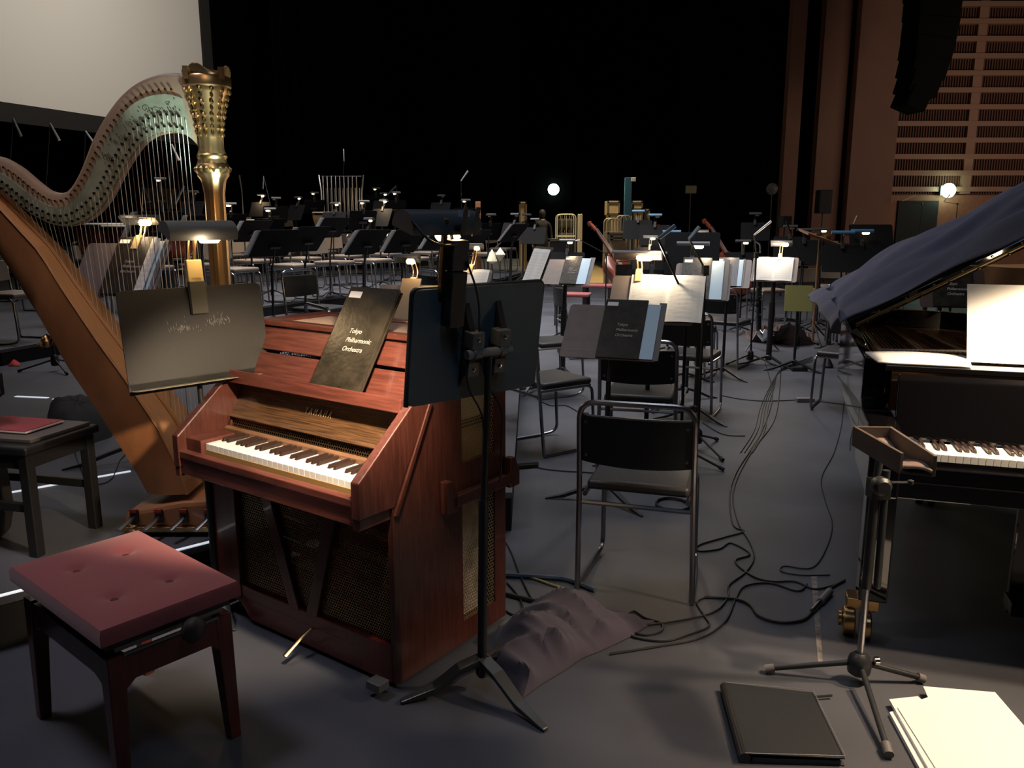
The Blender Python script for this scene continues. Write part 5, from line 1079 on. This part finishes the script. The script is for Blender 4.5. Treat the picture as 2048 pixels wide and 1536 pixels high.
for i, (bx_, by_, Y, tip, md, n) in enumerate((
    (497, 545, 13, (484, 385), (-.1, 0, 1), 'upright chrome microphone boom right of the gilt harp column'),
    (560, 520, 17, (527, 352), (-.1, 0, -1), 'long boom with a hanging dark microphone left of the tubular bells'),
    (690, 500, 19, (688, 322), (0, 0, 1), 'tall microphone boom above the tubular bells'),
    (812, 520, 17, (792, 372), (-.4, 0, -.4), 'boom microphone right of the glowing percussion lamps'),
    (925, 500, 18, (922, 362), (.5, 0, .7), 'bright white microphone high above the wooden percussion bench'),
    (36, 480, 12, (26, 236), (.35, 0, -1), 'leftmost bright hanging microphone under the screen'),
    (108, 470, 12, (100, 246), (.45, 0, -1), 'middle bright hanging microphone under the screen'),
    (180, 470, 12, (171, 262), (.5, 0, -.8), 'bright hanging microphone under the screen, nearest the harp neck'),
    (352, 480, 13, (343, 288), (.35, 0, -.9), 'bright hanging microphone seen between harp strings and column'),
    (405, 520, 11, (368, 372), (-.3, 0, -.5), 'thin slanted boom behind the gilt harp column'),
    (296, 500, 11, (284, 365), (.3, 0, -1), 'thin boom microphone behind the harp strings'))):
    b0 = V(((bx_-1024)/FPX*Y, Y, .7 if Y > 17.2 else .35)); tp = atd(*tip, Y); t = root('microphone_stand', Matrix.Translation(b0), n, 'microphone stand', 'tall booms of the left section')
    e = tp-b0; MB().cyl((0, 0, 0), (0, 0, e.z*.55), .010, 6).build('pole', M_BLK, t); MB().cyl((0, 0, e.z*.5), e, .007, 6).build('boom', M_BLKSAT, t)
    for k in range(3): a = R(30+120*k); MB().tube([(0, 0, .12), (.3*math.cos(a), .3*math.sin(a), .012)], .008, 6).build('leg', M_BLK, t)
    md = V(md).normalized(); MB().tube([e, e+md*.26], [.012, .02] if i > 3 else [.010, .016], 8).build('microphone', white if i > 3 and i < 9 else M_STEEL, t, smooth=True)
mic_stand(112, 742, .2, .9, (98, 640), 'black tripod stand on the riser left of the harp soundbox', 75, ml=.12, mm=M_BLK)
tag(MB().grid(lambda u, v: at(16+24*u, 712+20*v, .204)+V((0, 0, .04*math.sin(PI*u)*math.sin(PI*v)+.012*math.sin(9*u+5*v)*math.sin(PI*v))), 10, 8).build('red_cloth', mat('red_rag', (.45, .03, .03), .8), smooth=True, solid=.004), 'small crumpled red cloth on the riser beside the dark instrument case', 'cloth')
# ------------------------------------------------------------------ string instruments lying on their sides
def bass(M, s, label, m=M_CELLO):
    t = root('double_bass', M @ Matrix.Scale(s, 4), label, 'string instrument', 'string instruments resting at the back')
    half = [(0, 0), (.12, .01), (.20, .06), (.235, .15), (.225, .25), (.175, .33), (.145, .38), (.15, .44), (.17, .50), (.172, .58), (.14, .66), (.08, .71), (.03, .735), (0, .74)]
    oc = smooth([V((x, y, 0)) for x, y in half]+[V((-x, y, 0)) for x, y in half[::-1][1:-1]], 1)
    n = len(oc); vs = []
    for f, z in ((.90, -.085), (1, -.075), (1, .075), (.90, .087), (.5, .102), (0.02, .106)):
        for p in oc: vs.append((p.x*f, .36+(p.y-.36)*f, z))
    for f, z in ((.5, -.10),): pass
    fs = [(i*n+k, i*n+(k+1) % n, (i+1)*n+(k+1) % n, (i+1)*n+k) for i in range(5) for k in range(n)]+[tuple(range(n))[::-1], tuple(range(5*n, 6*n))]
    MB().add(vs, fs).build('body', m, t, smooth=True)
    MB().prism([(-.022, .68, .09), (.022, .68, .09), (.015, 1.12, .10), (-.015, 1.12, .10)], (0, 0, .035)).build('neck', m, t, bevel=.006)
    MB().prism([(-.026, .45, .135), (.026, .45, .135), (.017, 1.12, .135), (-.017, 1.12, .135)], (0, 0, .012)).build('fingerboard', mat('worn_fingerboard', (.30, .20, .17), .3), t)
    b = MB(); b.prism([(-.02, 1.12, .09), (.02, 1.12, .09), (.016, 1.26, .05), (-.016, 1.26, .05)], (0, 0, .045)); b.lathe([(.035, -.02), (.035, .02)], (0, 1.28, .06), 14, Matrix.Rotation(PI/2, 4, 'Y')); b.build('scroll', m, t, smooth=True)
    for k in range(4): sx = -1 if k % 2 else 1; MB().cyl((0, 1.15+.025*k, .08), (sx*.06, 1.15+.025*k, .085), .006, 6).build('tuning_peg', M_DKHOLE, t)
    MB().prism([(-.045, .36, .10), (.045, .36, .10), (.03, .36, .16), (-.03, .36, .16)], (0, .01, 0)).build('bridge', M_TAN, t)
    b = MB()
    for k in range(4): b.cyl((-.012+.008*k, .12, .13), (-.008+.0055*k, 1.14, .155), .0015, 4)
    b.build('strings', M_CHROME, t); MB().prism([(-.02, .04, .11), (.02, .04, .11), (.03, .2, .125), (-.03, .2, .125)], (0, 0, .012)).build('tailpiece', M_BLK, t)
    for sx in (-1, 1): MB().tube([(sx*.075, .30, .098), (sx*.07, .36, .1), (sx*.06, .42, .1)], .006, 5).build('sound_hole', M_DKHOLE, t)
    return t
def bass_at(p0, p1, Y0, Y1, s, label, roll=0, m=M_CELLO):
    a, c = atd(*p0, Y0), atd(*p1, Y1); y = (c-a).normalized(); n = V((.35, -1, .25)); x = y.cross(n).normalized(); z = x.cross(y)
    return bass(Matrix.Translation(a) @ Matrix((x, y, z)).transposed().to_4x4(), (c-a).length/1.30, label, m)
bass_at((1272, 594), (1176, 450), 15.4, 16.2, 1, 'orange-red double bass leaning left in front of the caged trolley')
bass_at((1490, 590), (1404, 444), 15.4, 16.0, 1, 'red-brown cello leaning left between the small lamps near the drape')
bass_at((1372, 596), (1312, 455), 15.2, 15.8, 1, 'darker cello mostly hidden behind the black stand between the shotgun microphones')
# ------------------------------------------------------------------ background goods in the scene dock
def cage(px0, px1, ytop, ybot, Y, label):
    a, c = atd(px0, ybot, Y), atd(px1, ytop, Y); wd, h = c.x-a.x, c.z-.15; z0 = .15; t = root('roll_cage', Matrix.Translation((a.x, Y, 0)), label, 'trolley', 'caged trolleys at the back')
    cm = mat('cream_steel', (.55, .50, .38), .45, .2); dp = .75
    for y in (0, dp):
        b = MB(); b.tube([(0, y, z0), (0, y, h), (wd, y, h), (wd, y, z0)], .018, 6, fil=.12)
        for f in (.25, .5, .75): b.tube([(wd*f, y, z0), (wd*f, y, h)], .009, 5)
        for f in (.3, .62): b.tube([(0, y, z0+(h-z0)*f), (wd, y, z0+(h-z0)*f)], .012, 5)
        b.build('mesh_side', cm, t)
    MB().box((wd/2, dp/2, z0), (wd, dp, .05)).build('deck', cm, t)
    for x in (.06, wd-.06):
        for y in (.06, dp-.06): MB().lathe([(.06, -.02), (.06, .02)], (x, y, .062), 12, Matrix.Rotation(PI/2, 4, 'Y')).build('caster', M_RUB, t, smooth=True)
    return t, a, wd, h
t, a, wd, h = cage(1114, 1152, 417, 500, 22.0, 'cream wire roll cage with dark bags behind the flight case')
rs = random.Random(9)
for i in range(4): tag(MB().box((a.x+wd*.5, 22.37, .30+.36*i), (wd*.8, .5, .3)).build('bag', mat('dark_bag%d' % (i % 2), (.03, .028, .025) if i % 2 else (.10, .09, .08), .8), bevel=.05), f'dark bag inside the cream roll cage, {OD[i]} from the floor', 'bag', 'bags in the roll cage')
t, a, wd, h = cage(1160, 1164, 417, 500, 21.6, 'cream wire cage panel standing right of the roll cage with bags')
cage(1214, 1240, 424, 495, 20.0, 'cream wire cage left of the blue lift, against crates'); cage(1240, 1262, 418, 495, 19.8, 'cream wire cage right of the blue lift foot')
def crate(x0, x1, y0, y1, Y, label, m, cat='crate', name='crate', dp=.6, z0=None):
    a, c = atd(x0, y1, Y), atd(x1, y0, Y); zb = a.z if z0 is None else z0
    t = root(name, Matrix.Translation((a.x, Y, zb)), label, cat, 'crates and cases at the back'); wd, h = c.x-a.x, c.z-zb
    MB().box((wd/2, dp/2, h/2), (wd, dp, h)).build('body', m, t, bevel=.01)
    b = MB()
    for zz in (.03, h-.03): b.box((wd/2, -.008, zz), (wd, .016, .04))
    for xx in (.02, wd-.02): b.box((xx, -.008, h/2), (.04, .016, h))
    b.build('edge_trim', mat('case_trim', (.22, .19, .12), .4, .4), t); return t
crate(1096, 1152, 478, 505, 19.0, 'black flight case on wheels in front of the cream roll cage', mat('case_black', (.025, .025, .03), .5), 'case', 'flight_case', z0=0)
crate(1214, 1240, 402, 430, 21.5, 'tan crate left behind the blue lift', M_TAN); crate(1214, 1240, 430, 560, 21.5, 'tall tan crate carrying the crate left behind the lift', M_TAN, z0=0); crate(1262, 1286, 402, 420, 21.4, 'tan crate right of the blue lift, topmost', M_TAN); crate(1262, 1286, 420, 560, 21.4, 'tall tan crate under the topmost one right of the lift', M_TAN, z0=0); crate(1288, 1300, 418, 440, 21.6, 'grey crate right of the tan topmost crate', M_GREYP, z0=0)
crate(1213, 1258, 464, 545, 18.5, 'low tan plywood cabinet below the wire cages', M_TAN, z0=0.0); crate(1222, 1250, 470, 482, 18.3, 'black panel on the low tan cabinet', M_BLK, z0=None)
crate(1038, 1054, 404, 520, 21.0, 'tall pale board standing at the left of the scene dock', M_TAN, 'board', 'upright_board', dp=.05, z0=.0)
t = root('lift_column', TR(0, 0), 'tall blue lifting column behind the tan crates', 'lift')
a = atd(1248, 500, 21.1); zt = atd(1248, 355, 21.1).z
MB().box((a.x+.06, 21.1, zt/2), (.17, .16, zt)).build('mast', mat('lift_blue', (.03, .11, .19), .5), t, bevel=.01)
MB().box((a.x+.2, 21.12, zt/2-.3), (.05, .05, zt-.7)).build('rail', M_STEEL, t); MB().box((a.x-.10, 21.12, zt/2-.5), (.05, .05, zt-1.1)).build('rail', M_STEEL, t)
MB().box((a.x+.18, 21.05, zt-.05), (.12, .1, .1)).build('pulley_block', mat('cream_block', (.6, .55, .4), .5), t, bevel=.01); MB().box((a.x, 21.1, .06), (.9, .3, .12)).build('base', M_BLK, t)
a = atd(1382, 379, 20); t = root('sign_plate', Matrix.Translation(a), 'small tan rectangular plate on a thin pole in the dark', 'sign')
MB().box((0, 0, 0), (.26, .02, .18)).build('plate', mat('plate_tan', (.30, .26, .16), .6), t, bevel=.004); MB().cyl((0, .02, -.05), (0, .02, -a.z), .012, 6).build('pole', M_BLK, t); MB().lathe([(.2, 0), (.2, .02)], (0, .02, -a.z), 16).build('base', M_BLK, t)
a = atd(1544, 378, 18); t = root('round_disc', Matrix.Translation(a), 'round grey speckled disc on a pole beside the narrow brown wall strip', 'disc')
MB().lathe([(.001, -.05), (.08, -.035), (.125, 0), (.08, .035), (.001, .05)], n=20, M=Matrix.Rotation(PI/2, 4, 'X')).build('head', mat('speckled_grey', (.13, .12, .11), .6, var=.5, vscale=30), t, smooth=True); MB().cyl((0, 0, -.1), (0, 0, -a.z), .012, 6).build('pole', M_BLK, t); MB().lathe([(.2, 0), (.2, .02)], (0, 0, -a.z), 16).build('base', M_BLK, t)
for nm, x0, x1, y0, y1, Y in (('black loudspeaker on a pole against the brown wall panel', 1632, 1662, 380, 427, 20.5), ('low dark loudspeaker in front of the brown wall strip', 1560, 1580, 432, 455, 16.5)):
    a, c = atd(x0, y1, Y), atd(x1, y0, Y); t = root('loudspeaker', Matrix.Translation(V(((a.x+c.x)/2, Y, a.z))), nm, 'loudspeaker'); wd, h = c.x-a.x, c.z-a.z
    MB().box((0, 0, h/2), (wd, .3, h)).build('cabinet', mat('speaker_black2', (.008, .008, .008), .7), t, bevel=.02); MB().box((0, -.152, h/2), (wd*.85, .006, h*.9)).build('grille', mat('grille_black', (.012, .012, .012), .8), t)
    MB().cyl((0, 0, 0), (0, 0, -a.z), .018, 8).build('pole', M_BLK, t)
    for k in range(3): an = R(30+120*k); MB().tube([(0, 0, -a.z+.3), (.4*math.cos(an), .4*math.sin(an), -a.z+.02)], .012, 6).build('leg', M_BLK, t)
# percussion
a = at(685, 520, .7); Yc = 19.0; t = root('tubular_bells', Matrix.Translation((atd(645, 440, Yc).x, Yc, .7)), 'rack of chrome tubular bells at the back of the risers', 'percussion')
x1 = atd(726, 440, Yc).x-atd(645, 440, Yc).x; zt = atd(0, 350, Yc).z-.7
for x in (0, x1): MB().tube([(x, 0, .02), (x, 0, zt*.8), (x-.04 if x == 0 else x+.04, 0, zt)], .022, 8).build('upright', M_STEEL, t, smooth=True); MB().box((x, 0, .04), (.06, .6, .06)).build('foot', M_STEEL, t)
MB().box((x1/2, 0, .12), (x1, .05, .04)).build('pedal_bar', M_STEEL, t); MB().cyl((0, .0, zt-.03), (x1, 0, zt-.03), .015, 8).build('top_bar', M_STEEL, t)
for k in range(18): MB().cyl((.06+(x1-.12)*k/17, .05 if k % 2 else -.05, zt-.02-(.26 if k % 2 else 0)), (.06+(x1-.12)*k/17, .05 if k % 2 else -.05, zt-1.35+.02*k-(.1 if k % 2 else 0)), .016, 8).build('bell_tube', M_STEEL, t, smooth=True)
def drum(px, py, Y, r, h, m, label, z=.35, zd=None):
    c = atd(px, py, Y); t = root('drum', Matrix.Translation((c.x, Y, z)), label, 'drum', 'drums of the percussion section'); zt = c.z-z
    MB().lathe([(r*.45, zt-h), (r*.85, zt-h*.75), (r, zt-h*.3), (r, zt)], n=24).build('shell', m, t, smooth=True)
    MB().lathe([(r*1.02, zt-.02), (r*1.03, zt), (r*1.0, zt+.012), (.001, zt+.008)], n=24).build('drumhead', mat('drum_skin', (.55, .48, .38), .5), t, smooth=True)
    MB().lathe([(r*1.05, zt-.05), (r*1.05, zt-.01), (r*1.02, zt-.01)], n=24).build('hoop', M_CHROME, t, smooth=True)
    for k in range(3): a_ = R(90+120*k); MB().cyl((r*.8*math.cos(a_), r*.8*math.sin(a_), zt-h*.6), (r*.9*math.cos(a_), r*.9*math.sin(a_), .01), .014, 6).build('leg', M_STEEL, t)
cop = mat('copper_shell', (.30, .07, .04), .3, .6)
drum(205, 448, 11.0, .34, .5, cop, 'copper timpani drum left of the lamp clip behind the harp strings'); drum(262, 452, 10.6, .34, .5, cop, 'copper timpani drum right of the lamp clip behind the harp strings'); drum(345, 445, 12.0, .34, .5, cop, 'copper timpani drum left of the gilt harp column')
drum(462, 437, 15.5, .20, .16, mat('grey_shell', (.3, .3, .32), .4, .4), 'grey snare drum right of the harp column'); drum(512, 440, 14.6, .26, .3, mat('cream_shell', (.45, .36, .28), .5), 'cream tom drum under the glowing lamps'); drum(655, 425, 17.2, .30, .35, mat('tan_shell', (.5, .34, .2), .5), 'tan-shelled drum below the tubular bells')
t = root('marimba', Matrix.Translation((atd(365, 460, 12.6).x, 12.6, .35)), 'keyboard percussion with silver edge seen through the last harp strings', 'percussion')
zt = atd(365, 448, 12.6).z-.35; MB().box((0, 0, zt), (.62, .5, .04)).build('frame', mat('silver_edge', (.6, .58, .56), .35, .6), t)
for k in range(14): MB().box((-.28+.043*k, 0, zt+.03), (.034, .44, .015)).build('bar', M_WOOD, t)
for x in (-.28, .28): MB().box((x, 0, zt/2), (.05, .4, zt)).build('leg', M_BLK, t)
t = root('wooden_bench_prop', Matrix.Translation((atd(942, 470, 16.0).x, 16.0, .35)), 'orange-brown wooden upright with an arm above the black stands', 'wooden prop')
zt = atd(0, 403, 16).z-.35; zb = atd(0, 452, 16).z-.35
MB().box((.14, 0, zt/2), (.10, .06, zt)).build('upright', mat('orange_wood', (.36, .16, .07), .5), t, bevel=.008); MB().prism([(-.16, 0, zb), (.14, 0, zb-.04), (.14, 0, zb+.10), (-.04, 0, zb+.16)], (0, .06, 0)).build('arm', MATS['orange_wood'], t, bevel=.008); MB().box((.14, 0, .02), (.5, .4, .04)).build('base', MATS['orange_wood'], t)
# percussion tray table right
a, c = atd(1602, 470, 10.2), atd(1694, 497, 9.9); t = root('percussion_tray', Matrix.Translation((a.x, 10.1, 0)), 'slanted brown wooden tray of small percussion on a stand left of the piano cover', 'tray')
dv = c-a; MB().prism([(0, -.15, a.z), (dv.x, -.15, c.z), (dv.x, .2, c.z+.05), (0, .2, a.z+.05)], (0, 0, .03)).build('tray', mat('red_brown_tray', (.22, .10, .06), .5), t, bevel=.004)
MB().cyl((dv.x*.45, .02, 0), (dv.x*.45, .02, (a.z+c.z)/2+.02), .018, 8).build('pole', M_WOOD, t)
for k in range(3): an = R(30+120*k); MB().tube([(dv.x*.45, .02, .25), (dv.x*.45+.3*math.cos(an), .02+.3*math.sin(an), .012)], .010, 6).build('leg', M_BLK, t)
for f, r in ((.35, .035), (.6, .05), (.75, .03), (.92, .025)):
    z = a.z+(c.z-a.z)*f+.045; tag(MB().lathe([(.001, 0), (r, .0), (r, r*.8), (.001, r)], (a.x+dv.x*f, 10.1, z), 12).build('small_bell', M_GOLD, smooth=True), {.35: 'leftmost', .6: 'largest', .75: 'third', .92: 'rightmost'}[f]+' small bell lying in the slanted brown tray', 'bell', 'small bells in the tray')
# black wind instrument on its peg
t = root('bass_clarinet', Matrix.Translation(at(1515, 700, 0)), 'tall black wind instrument with silver keys on a stand beside the white sheet', 'wind instrument')
b0 = at(1515, 700, 0); zt = atd(1512, 505, b0.y).z
MB().tube([(0, 0, .22), (-.02, 0, zt*.5), (-.035, 0, zt)], .032, 10).build('body', M_GLOSS, t, smooth=True); MB().tube([(-.02, 0, .24), (.05, -.02, .16), (.11, -.05, .24)], [.04, .085], 12).build('bell', M_CHROME, t, smooth=True)
MB().tube([(-.035, 0, zt), (-.04, 0, zt+.10), (-.10, 0, zt+.13)], .012, 8, fil=.05).build('neck_tube', M_CHROME, t, smooth=True)
rs = random.Random(8)
for k in range(22): z = .32+(zt-.4)*k/21; an = rs.uniform(-2.8, -.3); MB().lathe([(.013, 0), (.013, .008)], (-.02+.034*math.cos(an), .034*math.sin(an), z), 8, Matrix.Rotation(PI/2, 4, 'X')).build('key', M_CHROME, t)
for k in range(3): an = R(-20+120*k); MB().tube([(0, 0, .24), (.24*math.cos(an), .24*math.sin(an), .012)], .008, 6).build('leg', M_BLK, t)
# brass instrument standing by the sled chair
b0 = at(1655, 735, 0); t = root('brass_instrument', Matrix.Translation(b0), 'silver tubing of a brass instrument standing behind the sled-leg chair', 'brass instrument')
for x in (-.05, .0, .04): MB().tube([(x, 0, .28), (x, 0, .86), (x+.035, 0, .86), (x+.035, 0, .30)], .008, 8, fil=.02).build('tube', M_STEEL, t, smooth=True)
MB().cyl((.01, .02, .0), (.01, .02, .7), .014, 8).build('peg', M_BLK, t); MB().lathe([(.05, 0), (.06, .02), (.02, .09)], n=12).build('base', M_BLK, t, smooth=True)
# red velvet benches far
for i, (px, py, Y) in enumerate(((1197, 568, 8.9), (1145, 585, 8.4))):
    c = at(px, py, .47); t = root('piano_bench', TR(c.x, c.y, 0, R(-16)), ['red velvet bench left of the long hooded lamp', 'second red-topped bench behind the folder stand, mostly hidden'][i], 'bench', 'red velvet benches')
    MB().box((0, 0, .44), (.50, .34, .05)).build('seat', M_VELRED, t, bevel=.015)
    for x in (-.21, .21):
        for y in (-.14, .14): MB().box((x, y, .21), (.045, .045, .42)).build('leg', M_BLK, t)
for i, (px, py) in enumerate(((984, 545), (1000, 540))):
    c = at(px, py, .35); t = root('instrument_peg', Matrix.Translation((c.x*.8, c.y*.8, .35)) if False else Matrix.Translation(V((atd(px, 520, 14).x, 14+.3*i, .35))), ['white cone-shaped cloth on a peg stand, left of the yellowish one', 'yellowish-white diamond-shaped cloth on a peg stand'][i], 'peg stand', 'cloth-topped peg stands')
    zt = atd(px, 508, 14).z-.35; MB().lathe([(.001, zt+.08), (.05, zt), (.09, zt-.12), (.02, zt-.16)] if i == 0 else [(.001, zt+.10), (.09, zt-.02), (.02, zt-.13)], n=8).build('cloth', mat('cream_cloth', (.75, .70, .5), .7), t, smooth=True)
    MB().cyl((0, 0, 0), (0, 0, zt), .008, 6).build('pole', M_BLK, t)
    for k in range(4): an = R(20+90*k); MB().tube([(0, 0, .10), (.2*math.cos(an), .2*math.sin(an), .01)], .009, 5).build('leg', M_STEEL, t)
# person in dark clothes, seen from behind in the dim dock
c = atd(1084, 520, 21.4); t = root('person', TR(c.x, 21.4, 0, R(8)), 'person in dark clothes standing with their back turned beside the roll cage', 'person')
def skin(name, verts, edges, radii, m, par, sub=2):
    me = bpy.data.meshes.new(name); me.from_pydata(verts, edges, []); me.materials.append(m); o = bpy.data.objects.new(name, me); COL.objects.link(o); o.parent = par
    s_ = o.modifiers.new('skin', 'SKIN'); me.skin_vertices.new() if not me.skin_vertices else None
    for i, r in enumerate(radii): me.skin_vertices[0].data[i].radius = (r, r*.8)
    me.skin_vertices[0].data[0].use_root = True
    q = o.modifiers.new('sub', 'SUBSURF'); q.levels = sub; q.render_levels = sub
    for p in me.polygons: p.use_smooth = True
    return o
cl = mat('dark_clothes', (.012, .011, .012), .85); skn = mat('skin', (.35, .20, .14), .55)
vs = [(0, 0, .93), (0, 0, 1.12), (0, -.01, 1.32), (0, 0, 1.45), (0, 0, 1.53), (0, -.01, 1.62), (0, -.01, 1.70), (-.10, 0, .86), (-.11, 0, .48), (-.12, .02, .08), (-.12, -.10, .04), (.10, 0, .86), (.11, 0, .48), (.12, .02, .08), (.12, -.10, .04), (-.19, 0, 1.38), (-.24, 0, 1.12), (-.25, -.06, .88), (.19, 0, 1.38), (.24, 0, 1.12), (.25, -.08, .90)]
es = [(0, 1), (1, 2), (2, 3), (3, 4), (4, 5), (5, 6), (0, 7), (7, 8), (8, 9), (9, 10), (0, 11), (11, 12), (12, 13), (13, 14), (3, 15), (15, 16), (16, 17), (3, 18), (18, 19), (19, 20)]
rd = [.15, .14, .16, .10, .055, .095, .07, .095, .065, .045, .04, .095, .065, .045, .04, .065, .045, .032, .065, .045, .032]
skin('body', vs, es, rd, cl, t)
for sx, y in ((-1, -.07), (1, -.09)):
    skin('hand', [(sx*.25, y, .88), (sx*.252, y-.01, .81), (sx*.25, y-.03, .76), (sx*.25, y-.04, .72), (sx*.252, y-.0, .76), (sx*.252, y+.0, .71), (sx*.25, y+.025, .765), (sx*.25, y+.03, .73), (sx*.23, y-.05, .81)], [(0, 1), (1, 2), (2, 3), (1, 4), (4, 5), (1, 6), (6, 7), (1, 8)], [.03, .035, .012, .009, .012, .009, .012, .009, .012], skn, t, 1)
MB().lathe([(.001, -.10), (.075, -.07), (.092, 0), (.085, .07), (.05, .115), (.001, .125)], (0, .01, 1.64), 16).build('hair', mat('black_hair', (.012, .01, .01), .6), t, smooth=True)
MB().lathe([(.062, 0), (.072, .03), (.066, .045)], (0, 0, 1.47), 14).build('collar', mat('pale_collar', (.45, .45, .42), .7), t, smooth=True)

c = atd(2020, 545, 8.5); t = root('draped_table', TR(c.x, 8.5, 0, R(-10)), 'table under a tan-orange cloth seen beneath the raised piano lid', 'table')
g = MB().grid(lambda u, v: ((-.8+1.6*u), (-.3 if v < .5 else -.3+.7*(v-.5)*2)-.02*math.sin(u*22)*(v < .5), (c.z-.25+(.32)*min(1, v*2)+.01*math.sin(u*9))), 50, 8); g.build('tablecloth', mat('tan_orange_cloth', (.50, .25, .11), .8), t, smooth=True, solid=.004)
MB().box((0, .05, c.z+.03), (1.5, .6, .03)).build('tabletop', M_WOOD, t)
for x in (-.7, .7):
    for y in (-.18, .28): MB().box((x, y, (c.z+.02)/2), (.04, .04, c.z+.02)).build('leg', M_BLK, t)
